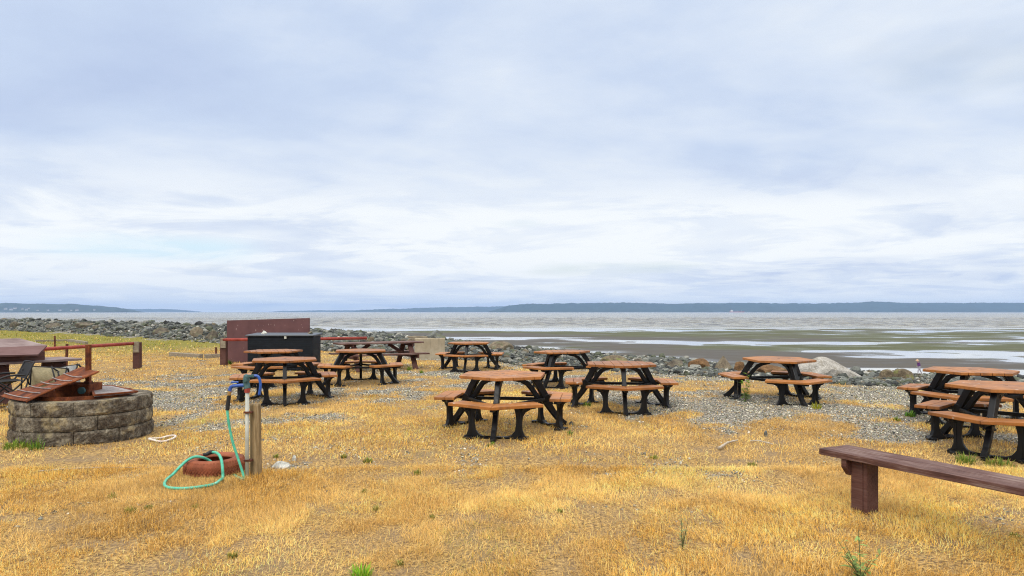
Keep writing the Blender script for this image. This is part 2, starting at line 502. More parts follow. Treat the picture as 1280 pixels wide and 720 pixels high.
# a pale blue opening low on the left
gd = n.new('ShaderNodeVectorMath', operation='DOT_PRODUCT'); n.l.new(tc.outputs['Generated'], gd.inputs[0])
gv = Vector((-.53, 1, .088)).normalized(); gd.inputs[1].default_value = gv
lx_ = n.ramp(gd.outputs['Value'], [(.990, 0.0), (.9975, 1.0)])
lz_ = n.ramp(zc, [(.062, 0.0), (.074, 1.0), (.088, 1.0), (.104, 0.0)])
op = n.math('MULTIPLY', n.math('MULTIPLY', lx_, lz_), n.ramp(n3, [(.40, .95), (.62, .25)]))
cloud = n.mix(op, cloud, (5.9, 7.5, 8.2))
gap = n.noise(mp.outputs[0], .45, 5, .5)
gapm = n.math('MULTIPLY', n.ramp(gap, [(.60, 0.0), (.70, .55)]), n.ramp(zc, [(.02, 0.0), (.08, 1.0)]))
skyc = n.mix(gapm, cloud, sky.outputs[0])
skyc = n.mix(n.ramp(zc, [(.43, 0.0), (.62, .8)]), skyc, (7.4, 7.2, 6.8))
up = n.ramp(zc, [(.42, 1.0 / 4), (.72, 2.5 / 4)])     # overcast is brightest overhead
up2 = n.math('MULTIPLY', up, 4.0)
fin = n.new('ShaderNodeVectorMath', operation='SCALE'); n.l.new(skyc, fin.inputs[0]); n.l.new(up2, fin.inputs['Scale'])
n.l.new(fin.outputs[0], bg.inputs['Color']); bg.inputs['Strength'].default_value = .1

# ------------------------------------------------------------------ setting: lawn and bank
m = newmat('dry_lawn', rough=.95, spec=.1); n = N(m)
p = n.pos()
f1 = n.noise(p, 38, 6, .7); f2 = n.noise(p, 2.2, 5, .6); f3 = n.noise(p, 160, 3, .6)
straw = n.ramp(f1, [(.32, (.06, .04, .024)), (.44, (.19, .12, .055)), (.56, (.44, .28, .10)), (.74, (.68, .47, .20))])
straw = n.mix(n.ramp(f2, [(.36, .7), (.56, 0.0)]), straw, (.21, .15, .095))
straw = n.mix(n.math('MULTIPLY', n.attr('green'), .75), straw, n.ramp(f1, [(.3, (.07, .08, .01)), (.7, (.25, .24, .035))]))
vo = n.new('ShaderNodeTexVoronoi'); n.l.new(p, vo.inputs['Vector']); vo.inputs['Scale'].default_value = 42
gs = n.ramp(vo.outputs['Color'], [(.1, (.16, .15, .13)), (.5, (.31, .29, .245)), (.9, (.52, .48, .41))])
gs = n.mix(n.ramp(vo.outputs['Distance'], [(.35, 0.0), (.65, .85)]), gs, (.07, .06, .05))
gm = n.math('ADD', n.attr('gravel'), n.math('MULTIPLY', n.math('SUBTRACT', n.noise(p, 9, 6, .75), .5), 1.6))
gm = n.ramp(gm, [(.38, 0.0), (.68, .95)])
n.color(n.mix(gm, straw, gs))
n.bump(n.math('ADD', f1, n.math('MULTIPLY', vo.outputs['Distance'], .7)), .7, .02)
ys = np.concatenate([np.arange(-14, 26, .3), np.arange(26, 60, .6), np.arange(60, 190, 2.0)])
xs = np.concatenate([np.arange(-220, -60, 3.0), np.arange(-60, -16, .7), np.arange(-16, 16, .3), np.arange(16, 60, .8), np.arange(60, 221, 4.0)])
X, Y = np.meshgrid(xs, ys)
Z = lawn_z(X.ravel(), Y.ravel()).reshape(X.shape)
GRAV = gravel(X.ravel(), Y.ravel()); GREEN = greenness(X.ravel(), Y.ravel())
grid_mesh('lawn', X, Y, Z, m, {'gravel': GRAV, 'green': GREEN})

# ------------------------------------------------------------------ setting: beach, water
WZ = -5.5
U_COL = [-400, 300, 400, 640, 680, 800, 940, 1000, 1150, 1280, 1700]
BARS = {   # row -> +1 bar above water, -1 pool, 0 edge
    400: [(409, -1), (413, -1), (413.8, .4), (414.8, -.5), (416, .2), (418, 1), (420.5, .7), (421.6, -1), (423, -.6), (424, .8), (440, 1)],
    640: [(405, -1), (413.5, -1), (415, .7), (419, 1), (421.5, .6), (422.6, -1), (425.2, -1), (426.5, .7), (431, .8), (433, -1), (438, -1.1), (442, -.9), (450, .2)],
    800: [(405, -1), (413.5, -1), (415, .5), (418, .7), (421, .5), (424.5, .6), (425.8, -1), (429.2, -1), (430.8, .6), (438, .9), (443, .4), (446, -1), (450, -.8), (458, -1.2)],
    940: [(404, -1), (410.5, -1), (412, .3), (416, .25), (420, .45), (426, .6), (427.4, -1), (432, -.9), (434, .3), (438, .7), (445, 1), (454, .8), (462, -.3)],
    1000: [(403, -1), (410, -1), (412, .4), (416, .25), (421, .45), (426, .5), (427.5, -1), (430, -.9), (431.5, .5), (437, .5), (440, -.3), (442, .4), (450, 1), (458, .8), (464, -.3)],
    1150: [(403, -1), (406.3, -.6), (407, .3), (407.8, -.7), (411, -.6), (412, .4), (413, -.7), (417, -.3), (420, .3), (425, .3), (428, -.3), (431, .3), (437, .5), (440, -.7), (448, -.9), (450, .5), (459, .9), (462, -.6), (470, -.8)],
    1280: [(403, -1), (406.5, -.5), (407.5, .3), (408.5, -.6), (411, -.4), (412.5, .4), (414, -.6), (417, .2), (421, .3), (425, -.3), (430, -.3), (433, .4), (439, .4), (442, -.8), (452, -.9), (455, .7), (460, .8), (464, -.7), (475, -.8)],
}
ALG = {  # row -> algae amount
    400: [(412, .5), (415, .3), (417, 0), (440, 0)],
    640: [(412, .9), (416.8, .9), (418, .05), (430, .05), (434, .4), (440, .3), (450, .1)],
    800: [(412, .9), (420, .8), (422, .1), (430, .3), (436, .35), (440, .05), (455, .05)],
    940: [(409, .8), (422, .7), (425, .1), (433, .7), (437, .6), (439, .05), (460, .05)],
    1000: [(409, .8), (421, .7), (424, .1), (430, .8), (438, .85), (441, .3), (444, .05), (460, 0)],
    1150: [(410, .35), (417, .8), (438, 1), (441, .4), (450, .2), (452, 0), (470, 0)],
    1280: [(410, .35), (417, .7), (438, .9), (443, .5), (450, .3), (454, 0), (470, 0)],
}


def col_interp(tab, u, v):
    ks = sorted(tab)
    vals = np.stack([np.interp(v, [a for a, _ in tab[k]], [b for _, b in tab[k]]) for k in ks])
    uu = np.clip(u, ks[0], ks[-1])
    out = np.zeros_like(v)
    for i in range(len(ks) - 1):
        s = (uu >= ks[i]) & (uu <= ks[i + 1])
        t = (uu - ks[i]) / (ks[i + 1] - ks[i])
        out = np.where(s, vals[i] * (1 - t) + vals[i + 1] * t, out)
    return out


def beach_fields(x, y):
    d = np.maximum(y, 30)
    u = 640 + x / d * F; v = H0 + (CZ - WZ) * F / d
    wob = (fbm(x * .012 + 7, y * .012, 4) - .5) * .25 * (v - H0) * .35
    h = col_interp(BARS, u, v + wob)
    h = h * 1.0 + .34 + (fbm(x * .11, y * .13, 4) - .5) * 2.1 + (fbm(x * .028 + 60, y * .075 + 11, 3) - .5) * 1.3
    al = col_interp(ALG, u, v + wob)
    z = WZ + np.clip(h, -1.3, 1.5) * .07
    s = edge_s(x, y)
    z = z + .25 * sstep(26, 12, s)          # beach rises a little against the bank
    z = np.where(y > 420, WZ - (y - 420) * .004 - .05, z)
    return z, al * (.4 + 1.2 * fbm(x * .07 + 9, y * .09, 3))


m = newmat('tidal_sand', rough=.6, spec=.2); n = N(m)
p = n.pos((1, 1, 1)); ps = n.pos((.35, 1.0, 1))
f = n.noise(ps, .35, 7, .65); g = n.noise(p, 3.0, 5, .6)
sand = n.ramp(f, [(.3, (.04, .034, .024)), (.6, (.075, .063, .046)), (.8, (.12, .10, .078))])
alg = n.math('ADD', n.attr('algae'), n.math('MULTIPLY', n.math('SUBTRACT', n.noise(n.pos((.22, .5, 1)), .30, 7, .68), .5), 2.6))
am = n.ramp(alg, [(.30, 0.0), (.62, .95)])
n.color(n.mix(am, sand, n.ramp(g, [(.3, (.03, .036, .006)), (.7, (.095, .095, .022))])))
n.rough(n.mix(n.math('MULTIPLY', n.attr('wet'), n.ramp(g, [(.35, .5), (.6, 1.0)])), n.ramp(f, [(.3, .5), (.7, .85)]), (.16, .16, .16)))
n.bump(g, .6, .05)
yy = np.concatenate([np.arange(8, 60, 1.5), 60 * np.exp(np.linspace(0, math.log(520 / 60), 560)), np.array([640., 900.])])
tt = np.linspace(-1.5, 1.5, 620)
X = tt[None, :] * (yy[:, None] + 14); Y = np.repeat(yy[:, None], len(tt), 1)
Z, A = beach_fields(X.ravel(), Y.ravel())
grid_mesh('beach', X, Y, Z.reshape(X.shape), m, {'algae': A, 'wet': np.clip(1 - (Z - WZ) / .045, 0, 1)})

m = newmat('sea_water', (.10, .095, .08), .09, spec=.5); m.node_tree.nodes['Principled BSDF'].inputs['IOR'].default_value = 1.5; n = N(m)
p = n.pos((.6, 1, 1)); wv = n.attr('wave')
h1 = n.math('ADD', n.noise(p, .9, 4, .6), n.math('MULTIPLY', n.noise(n.pos((.30, .045, 1)), 1.0, 5, .65), 3.2)); h2 = n.noise(p, 3.2, 3, .55)
hh = n.math('MULTIPLY', n.math('ADD', h1, n.math('MULTIPLY', h2, .35)), n.math('ADD', n.math('MULTIPLY', wv, 2.2), .003))
n.bump(hh, .8, .35)
n.color(n.mix(wv, (.34, .33, .30), n.ramp(n.noise(n.pos((.16, .02, 1)), 1.0, 6, .7), [(.38, (.07, .064, .05)), (.62, (.27, .255, .20))])))  # calm water's pale colour stands in for some of the bright sky reflection
n.rough(n.math('ADD', n.math('MULTIPLY', wv, .18), .02))
yy = np.concatenate([np.arange(14, 235, 12.), np.arange(235, 760, 1.15), 760 * np.exp(np.linspace(.002, math.log(15500 / 760), 120))])
tt = np.linspace(-1.45, 1.45, 640)
X = tt[None, :] * yy[:, None]; Y = np.repeat(yy[:, None], len(tt), 1)
Zw = np.zeros_like(X)
wr = np.random.default_rng(11)
for i in range(44):
    L = wr.uniform(6, 22); a = wr.normal(0, .45) + .25; kx, ky = math.sin(a) * 2 * math.pi / L, math.cos(a) * 2 * math.pi / L
    ph = wr.uniform(0, 6.28)
    s_ = np.sin(kx * X + ky * Y + ph)
    Zw += .010 * (L / 10) * (s_ + .3 * s_ * np.abs(s_))
gust = .45 + 1.1 * fbm(X * .012, Y * .006, 3)
wamp = sstep(262, 345, Y + (fbm(X * .01, Y * .01, 3) - .5) * 70)
Zw *= gust * wamp * 3.6 * sstep(1000, 700, Y)
grid_mesh('water', X, Y, WZ + Zw, m, {'wave': wamp.ravel()})

# ------------------------------------------------------------------ setting: far shores
def forest(name, a, b):
    m = newmat(name, rough=1, spec=0); n = N(m)
    f = n.noise(n.pos((1, 1, 2.5)), .02, 6, .7)
    n.color(n.ramp(f, [(.35, a), (.7, b)])); return m


M['forest'] = forest('conifer_forest', (.012, .024, .016), (.035, .055, .03))
M['forest2'] = forest('headland_forest', (.02, .033, .02), (.06, .075, .04))


def ridge(name, pts, D, mat, depth=900, seed=0):
    us = np.array([a for a, _ in pts]); vs = np.array([b for _, b in pts])
    x = np.arange((us[0] - 640) / F * D, (us[-1] - 640) / F * D, 14.0)
    u = 640 + x / D * F
    top = CZ - (np.interp(u, us, vs) - H0) / F * D
    q = np.linspace(0, 1, 15)
    prof = np.interp(q, [0, .04, .25, .5, .8, 1], [0, .22, .72, 1.0, .8, 0])
    X = np.repeat(x[None, :], len(q), 0)
    Y = D - depth * .5 + q[:, None] * depth + (fbm(x * .002 + seed, x * 0 + 3, 3)[None, :] - .5) * 260
    tree = (fbm(X * .035 + seed, Y * .02, 3) - .35) * 12 + (fbm(X * .006 + seed, Y * .004, 3) - .5) * 16
    Z = WZ - 3 + (top[None, :] - WZ + 3) * prof[:, None] + tree * np.minimum(1, prof[:, None] * 1.6) * np.clip((top[None, :] - WZ) / 40, 0, 1)
    grid_mesh(name, X, Y, Z, mat, smooth=False)


ridge('hills', [(610, 390), (620, 387), (632, 382.5), (650, 380.5), (700, 379.6), (780, 378.6), (860, 379.5), (930, 378.9), (985, 379.5), (1040, 379.3),
                (1090, 377.8), (1180, 378.9), (1260, 378.2), (1400, 378), (1700, 378)], 7600, M['forest'], seed=4)
ridge('hills', [(440, 390), (452, 387.5), (500, 386), (560, 384.2), (600, 383.4), (650, 383), (700, 386)], 10500, M['forest'], seed=9)
ridge('hills', [(340, 390), (352, 388.6), (400, 388.0), (450, 388.0), (470, 389)], 12500, M['forest'], seed=19)
ridge('hills', [(-500, 379), (-200, 378.5), (0, 379.5), (12, 378.8), (40, 380), (80, 380.2), (110, 381.6), (130, 384.5), (146, 387.2), (151, 390)], 6200, M['forest2'], seed=14)
ridge('hills', [(140, 388), (160, 386), (190, 386.3), (220, 387.2), (240, 389)], 12000, M['forest'], seed=29)

# houses on the left headland and the moored ship
hs = None
hr = random.Random(5)
for i, (u, v) in enumerate([(7, 386.3), (14, 387.2), (19, 385.7), (28, 386.2), (33, 387.4), (36, 385.4), (60, 387.8), (75, 388), (89, 388.2), (96, 388), (118, 387.4), (47, 387.9)]):
    D = 5745; c = at(u, v, D)
    if hs is None:
        hs = thing('house', '', 'house')
        MB().box((0, 0, 4), (16, 11, 9)).build('wall', M['house_wall'], hs)
        MB().prism([(-9, 0), (9, 0), (0, 5)], -6.5, 6.5, lambda p: Vector((p.x, p.z, p.y + 8.5))).build('roof', M['roof_gray'], hs)
        o = hs
    else:
        o = copy_tree(hs)
    o.location = (c.x, c.y, max(c.z - 4, WZ)); o.rotation_euler.z = hr.uniform(-.5, .5); s = hr.uniform(.8, 1.4); o.scale = (s, s, s)
    tag(o, 'tiny pale house on the wooded headland across the water at the left', 'house', 'houses on the far headland')
sh = thing('cargo_ship', 'small distant red and white ship moored before the far right shore', 'ship', (at(921, 389, 6200).x, 6200, WZ))
MB().prism([(-66, 0), (60, 0), (70, 9), (55, 7.5), (-58, 7.5), (-68, 8)], -9, 9, lambda p: Vector((p.x, p.z, p.y))).build('hull', M['ship_red'], sh)
MB().box((-46, 0, 13), (20, 15, 11)).box((-46, 0, 20), (12, 17, 4)).build('deckhouse', M['white_paint'], sh)
MB().tube([(-52, 0, 20), (-52, 0, 28)], 2.5, 8).build('funnel', M['ship_red'], sh)
MB().tube([(10, 0, 7), (10, 0, 20)], .8, 6).build('mast', M['white_paint'], sh)
MB().tube([(45, 0, 7), (45, 0, 18)], .8, 6).build('mast', M['white_paint'], sh)

# haze: one closed box of even, thin air
m = bpy.data.materials.new('sea_air'); m.use_nodes = True; nt = m.node_tree; nt.nodes.remove(nt.nodes['Principled BSDF'])
pv = nt.nodes.new('ShaderNodeVolumePrincipled'); pv.inputs['Color'].default_value = (.46, .66, 1, 1); pv.inputs['Density'].default_value = .000085
pv.inputs['Anisotropy'].default_value = 0.0
nt.links.new(pv.outputs[0], nt.nodes['Material Output'].inputs['Volume'])
MB().box((0, 8100, 82), (60000, 16800, 182)).build('haze', m)['kind'] = 'stuff'
bpy.data.objects['haze'].visible_shadow = True

# ------------------------------------------------------------------ octagon / hexagon picnic tables
def hexpts(r, a0=0): return [(r * math.cos(a0 + i * math.pi / 3), r * math.sin(a0 + i * math.pi / 3)) for i in range(6)]


def clip(poly, nx, ny, c):
    out = []
    for i in range(len(poly)):
        p, q = poly[i], poly[(i + 1) % len(poly)]
        dp, dq = p[0] * nx + p[1] * ny - c, q[0] * nx + q[1] * ny - c
        if dp <= 0: out.append(p)
        if dp * dq < 0:
            t = dp / (dp - dq); out.append((p[0] + (q[0] - p[0]) * t, p[1] + (q[1] - p[1]) * t))
    return out


def top_mb(ang):
    mb = MB(); R0 = .625; hexa = hexpts(R0)
    nx, ny = -math.sin(ang), math.cos(ang); wd, gap = .146, .006
    k0 = int(math.ceil(R0 / wd)) + 1
    off = wd / 2 if abs(ang) > 1e-3 else 0
    for k in range(-k0, k0):
        lo, hi = k * wd + gap / 2 + off, (k + 1) * wd - gap / 2 + off
        p = clip(clip(hexa, nx, ny, hi), -nx, -ny, -lo)
        if len(p) >= 3: mb.prism(p, .718, .757)
    return mb


c30 = math.cos(R(30)); RB, SL = 1.06, .70


def seat_mb():
    mb = MB()
    for sg in (1, -1):
        d = Vector((-.5, .866 * sg)); nn = Vector((-.866, -.5 * sg)); P0 = Vector((RB, 0))
        for w0, w1 in ((0, .137), (.143, .28)):
            a = Vector((RB - w0 / c30, 0)) + d * .002 * 1.2; q = Vector((RB - w1 / c30, 0)) + d * .002 * 1.2
            b = P0 + d * SL + nn * w0; c = P0 + d * SL + nn * w1
            mb.prism([tuple(a), tuple(b), tuple(c), tuple(q)], .412, .451)
    return mb


def strip(mb, path, wd, th, off=0.0):
    """flat bar following a path in the r,z plane"""
    P = [Vector(p) for p in path]; L, Rr = [], []
    for i, p in enumerate(P):
        t = (P[min(i + 1, len(P) - 1)] - P[max(i - 1, 0)]).normalized(); nn = Vector((-t.y, t.x))
        ww = wd[i] if isinstance(wd, (list, tuple)) else wd
        L.append(p + nn * ww / 2); Rr.append(p - nn * ww / 2)
    k = len(P)
    vs = [Vector((p.x, off - th / 2, p.y)) for p in L + Rr] + [Vector((p.x, off + th / 2, p.y)) for p in L + Rr]
    fs = []
    for i in range(k - 1):
        fs += [(i, i + 1, k + i + 1, k + i), (2 * k + i, 3 * k + i, 3 * k + i + 1, 2 * k + i + 1),
               (i, 2 * k + i, 2 * k + i + 1, i + 1), (k + i, k + i + 1, 3 * k + i + 1, 3 * k + i)]
    fs += [(0, k, 3 * k, 2 * k), (k - 1, 3 * k - 1, 4 * k - 1, 2 * k - 1)]
    mb.add(vs, fs)


def frame_mb():
    mb = MB()
    strip(mb, [(.02, .694), (.25, .694), (.50, .694)], .046, .058)
    strip(mb, [(.455, .70), (.52, .60), (.59, .485), (.655, .37), (.70, .29)], [.105, .10, .098, .105, .11], .066)
    strip(mb, [(.14, .672), (.27, .655), (.36, .61), (.43, .53), (.50, .43), (.55, .40), (.62, .40)], [.03, .06, .07, .07, .07, .06, .05], .042)
    strip(mb, [(.60, .42), (.66, .33), (.74, .215), (.82, .12), (.885, .05), (.91, .012)], [.12, .10, .085, .08, .095, .14], .060)
    strip(mb, [(.60, .385), (.80, .389), (1.0, .395)], [.05, .045, .03], .05)
    strip(mb, [(.70, .022), (.95, .018)], [.044, .036], .05)
    # round boss where the braces bolt on
    nB = 16; b = []
    for sgn in (-1, 1):
        b += [Vector((.645 + .055 * math.cos(2 * math.pi * i / nB), sgn * .041, .40 + .055 * math.sin(2 * math.pi * i / nB))) for i in range(nB)]
    mb.add(b, [tuple(range(nB))[::-1], tuple(range(nB, 2 * nB))] + [(i, (i + 1) % nB, nB + (i + 1) % nB, nB + i) for i in range(nB)])
    return mb


def support_mb():
    half = [(0, 0), (0, .036), (.15, .040), (.205, .062), (.248, .12), (.262, .20), (.262, .28), (.25, .35), (.235, .398),
            (.44, .398), (.44, .378), (.385, .35), (.348, .29), (.336, .20), (.342, .12), (.365, .06), (.42, .022), (.42, 0)]
    full = half + [(-x, z) for x, z in half[::-1] if x != 0]
    mb = MB(); r0 = .70
    for off, th, s in ((0, .052, 1.0),):
        mb.prism(full, off - th / 2, off + th / 2, lambda p: Vector((r0 + p.z, p.x, p.y)))
    # pads that carry the two slats at each end, and cast feet
    for sg in (-1, 1):
        mb.beam((r0 + .085, sg * .34, .392), (r0 - .155, sg * .48, .392), .05, .034)
        mb.beam((r0 + .10, sg * .31, .018), (r0 - .10, sg * .39, .018), .075, .034)
        mb.beam((r0 + .028, sg * .318, .05), (r0 + .028, sg * .322, .36), .03, .012, up=(1, 0, 0))
    return mb


TOPM = {0: top_mb(0), 1: top_mb(R(90)), 2: top_mb(R(30))}
PROTO = None
GRP = 'terracotta topped picnic tables on the dry lawn'


def picnic(u, d, delta, style, label, tilt=(0, 0)):
    global PROTO
    x = (u - 640) / F * d
    if PROTO is None:
        t = thing('picnic_table', label, 'picnic table', group=GRP)
        MB().prism(hexpts(.50), .7165, .7178).build('under_plate', M['black'], t)
        t0 = TOPM[style].build('tabletop', M['top_x'], t, bevel=.005)
        MB().tube([(0, 0, .74), (0, 0, .7585)], .024, 14).build('dark_hole_disc', M['black'], t)  # black disc stands in for the dark of an umbrella hole, none is cut
        for i in range(3):
            a = i * 2 * math.pi / 3
            s = (seat_mb().build('seat', M['seat_p'], t, bevel=.006) if i == 0 else first[0].copy())
            f = (frame_mb().build('leg_frame', M['black'], t, bevel=.008) if i == 0 else first[1].copy())
            g = (support_mb().build('seat_support', M['black'], t, bevel=.008) if i == 0 else first[2].copy())
            if i == 0:
                first = (s, f, g)
                p0 = Vector((.645, 0, .385)); p1 = Vector((.645 * math.cos(R(120)), .645 * math.sin(R(120)), .385))
                e = (p1 - p0).normalized() * .05
                br = MB().beam(p0 + e, p1 - e, .03, .045).build('brace', M['black'], t, bevel=.006); first = (s, f, g, br)
                h = br
            else:
                h = first[3].copy()
                for q in (s, f, g, h): col.objects.link(q); q.parent = t
            for q in (s, f, g, h): q.rotation_euler = (0, 0, a)
        PROTO = t
    else:
        t = copy_tree(PROTO)
    key = 'top%d' % style
    for ch in bpy.data.objects:
        if ch.parent == t and ch.name.startswith('tabletop'):
            if key not in TOPC: TOPC[key] = ch.data if t is PROTO else None
            if TOPC[key] is None:
                tmp = TOPM[style].build('tabletop', M['top_y'] if style == 1 else M['top_x'])
                TOPC[key] = tmp.data; bpy.data.objects.remove(tmp)
            ch.data = TOPC[key]
    t['label'] = label; t['group'] = GRP
    phi = math.atan2(-d, -x)
    t.location = (x, d, gz(x, d) - .006); t.rotation_euler = (R(tilt[0]), R(tilt[1]), phi - R(delta))
    return t


TOPC = {}
picnic(629, 9.2, 8, 2, 'terracotta six-sided picnic table in the centre, nearest of the middle ones, on dry grass')
picnic(776, 11.3, -5, 0, 'six-sided picnic table with clear plank seams across its top, right behind the central one')
picnic(703, 15.0, 25, 2, 'six-sided picnic table by the grey rubble, behind the gap between the two central tables', (1, 0))
picnic(586.5, 18.8, 8, 2, 'farthest six-sided picnic table, beside the concrete block and the tan boulder')
picnic(356, 12.3, 0, 2, 'six-sided picnic table right behind the water hydrant, nearest of the three left ones')
picnic(342, 15.2, 27, 2, 'half hidden six-sided picnic table between the hydrant table and the black storage box')
picnic(451, 15.4, 60, 2, 'six-sided picnic table in front of the long dark brown picnic table, gap facing us')
picnic(973, 12.3, -27, 2, 'six-sided picnic table before the white boulder with a tall green weed at its leg', (0, 1))
picnic(1213, 9.9, 10, 2, 'six-sided picnic table at the right, the farther of the overlapping pair', (0, 0))
picnic(1257, 8.0, 12, 1, 'six-sided picnic table cut by the right frame edge, nearer one of the overlapping pair')

# ------------------------------------------------------------------ rectangular brown picnic table
def rect_table(label, c, ang, L=2.4, W=.76, name='picnic_table'):
    t = thing(name, label, 'picnic table', (c[0], c[1], gz(c[0], c[1]) - .01), ang)
    mb = MB()
    for k in range(5): mb.box((0, (k - 2) * W / 5, .735), (L, W / 5 - .008, .04))
    mb.build('tabletop', M['brown_wood'], t, bevel=.004)
    for sg in (-1, 1):
        mb = MB()
        for k in range(2): mb.box((0, sg * (.60 + (k - .5) * .15), .435), (L, .142, .04))
        mb.build('seat', M['brown_wood'], t, bevel=.004)
    for sx in (-1, 1):
        x = sx * (L / 2 - .38)
        for sg in (-1, 1):
            MB().beam((x, sg * .22, .712), (x, sg * .66, 0), .045, .14, up=(1, 0, 0)).build('leg', M['brown_dark'], t, bevel=.004)
        MB().box((x + sx * .046, 0, .39), (.045, 1.46, .14)).build('crossbeam', M['brown_dark'], t, bevel=.004)
        MB().box((x + sx * .046, 0, .69), (.045, .72, .09)).beam((x, 0, .36), (x - sx * .55, 0, .70), .045, .09).build('brace', M['brown_dark'], t, bevel=.004)
    return t


cx = (474 - 640) / F * 19.0
rect_table('long dark brown wooden picnic table in front of the pale concrete block', (cx, 19.0), R(32))

# ------------------------------------------------------------------ storage box, panel, pipe rails
d = 21.2; xa, xb = (283.5 - 640) / F * d, (387.5 - 640) / F * d
zc_ = gz((xa + xb) / 2, d)
t = thing('backboard', 'tall dark brown painted plywood panel standing behind the black storage box', 'panel', ((xa + xb) / 2, d, zc_), R(-1.2))
wd = xb - xa
MB().prism([(-wd / 2, -.05), (wd / 2, -.05), (wd / 2, 1.40 - zc_), (-wd / 2, 1.325 - zc_)], -.03, .03, lambda p: Vector((p.x, p.z, p.y))).build('board', M['panel'], t, bevel=.006)
for sx in (-1, 1):
    MB().box((sx * (wd / 2 - .3), .08, .6), (.09, .095, 1.3)).build('post', M['brown_dark'], t, bevel=.004)

d = 18.3; xa, xb = (308 - 640) / F * d, (391 - 640) / F * d; xm = (xa + xb) / 2; wd = xb - xa; dep = .85
t = thing('storage_box', 'large black resin storage box with closed lid in front of the brown panel', 'storage box', (xm, d + dep / 2, gz(xm, d)), R(1))
mb = MB().box((0, 0, .47), (wd - .04, dep - .04, .90))
for k in range(14): mb.box((0, -dep / 2 + .0185, .07 + k * .0585), (wd - .12, .006, .048))
for sx in (-1, 1):
    for k in range(14): mb.box((sx * (wd / 2 - .0185), 0, .07 + k * .0585), (.006, dep - .14, .048))
mb.build('body', M['plastic_box'], t, bevel=.006)
MB().prism([(-dep / 2 - .03, .925), (dep / 2 + .03, .925), (dep / 2 + .03, 1.0), (-dep / 2 - .03, .962)], -wd / 2 - .03, wd / 2 + .03,
           lambda p: Vector((p.z, p.x, p.y))).build('lid', M['box_lid'], t, bevel=.012)
MB().box((.15, -dep / 2 - .012, .90), (.06, .03, .085)).build('latch', M['galv'], t, bevel=.006)
BOXT = (xm, d + dep / 2, gz(xm, d))


def bent(path, a=.0, nsub=6):
    """smooth a polyline (Catmull-Rom)"""
    P = [Vector(p) for p in path]; out = []
    for i in range(len(P) - 1):
        p0 = P[max(i - 1, 0)]; p1 = P[i]; p2 = P[i + 1]; p3 = P[min(i + 2, len(P) - 1)]
        for k in range(nsub):
            s = k / nsub
            out.append(.5 * ((2 * p1) + (p2 - p0) * s + (2 * p0 - 5 * p1 + 4 * p2 - p3) * s * s + (3 * p1 - p0 - 3 * p2 + p3) * s ** 3))
    return out + [P[-1]]


def rail(label, posts, p0, p1, pad_side):
    b = posts[0]
    t = thing('pipe_rail', label, 'railing')
    MB().tube([p0, (Vector(p0) + Vector(p1)) / 2 + Vector((0, 0, -.012)), p1], .045, 12).build('pipe', M['red_pipe'], t, smooth=True)
    for px, py, h in posts:
        z = gz(px, py)
        po = MB().box((px, py, z + h / 2 - .1), (.17, .17, h + .2)).build('post', M['brown_dark'], t, bevel=.008)
        MB().box((px + pad_side * .02, py - .10, z + h - .13), (.15, .05, .30)).build('cleat', M['gray_wood'], po, bevel=.006)
    return t


a = at(69, 435, 16.6); b = at(166, 429.3, 18.85); dd = (a - b).normalized()
rail('red painted pipe rail on a brown post at the left, ending beside open grass', [(b.x + .06, b.y + .12, .74), ((b + dd * 5.2).x, (b + dd * 5.2).y + .12, .74)], b + dd * 5.6, b - dd * .05, 1)
a = at(279, 424.6, 20.0); b = at(458.5, 422.6, 20.2)
rail('red painted pipe rail passing between the brown panel and the black storage box', [(a.x - .02, a.y + .1, .80), ((a.x + b.x) / 2, a.y + .16, .74)], a, b, 1)

# ------------------------------------------------------------------ timbers and stakes
def timber(label, p, q, h=.16, w_=.16):
    p = Vector(p); q = Vector(q)
    o = MB().beam((p.x, p.y, gz(p.x, p.y) + h / 2 - .02), (q.x, q.y, gz(q.x, q.y) + h / 2 - .02), w_, h).build('timber', M['gray_wood'], None, bevel=.012)
    return tag(o, label, 'timber')


c0 = gp(253, 447.6); timber('grey timber edging beam angling left from the low corner on the grass', (c0.x - .05, c0.y, 0), gp(213.5, 445.0))
timber('grey timber edging beam running right from the low corner towards the brown post', (c0.x + .06, c0.y + .05, 0), gp(284, 446.4))
c0 = at(108, 428, 33.5); timber('grey timber beam lying on green grass behind the left pipe rail', (c0.x, c0.y, 0), at(86, 425, 36.5))
timber('long weathered plank lying at the far left beyond the left pipe rail', at(84, 425, 37), at(44, 425, 36), .12, .14)


def stake(label, u, vb, vt, d=None, lean=0.0):
    p = gp(u, vb) if d is None else at(u, vb, d)
    z = gz(p.x, p.y); top = CZ - (vt - H0) / F * p.y
    o = MB().tube([(p.x, p.y, z - .1), (p.x + lean, p.y, top)], .035, 8).build('stake', M['rust_dark'], None)
    return tag(o, label, 'stake')


stake('thin rusty stake in the grass beside the brown table, in front of the red rail', 82.5, 463, 430, None, .03)
stake('short rusty stake standing beside the grey timber, behind the red rail', 68.5, 438, 420)
stake('short rusty stake between the timber corner and the post of the panel', 270, 446, 434)

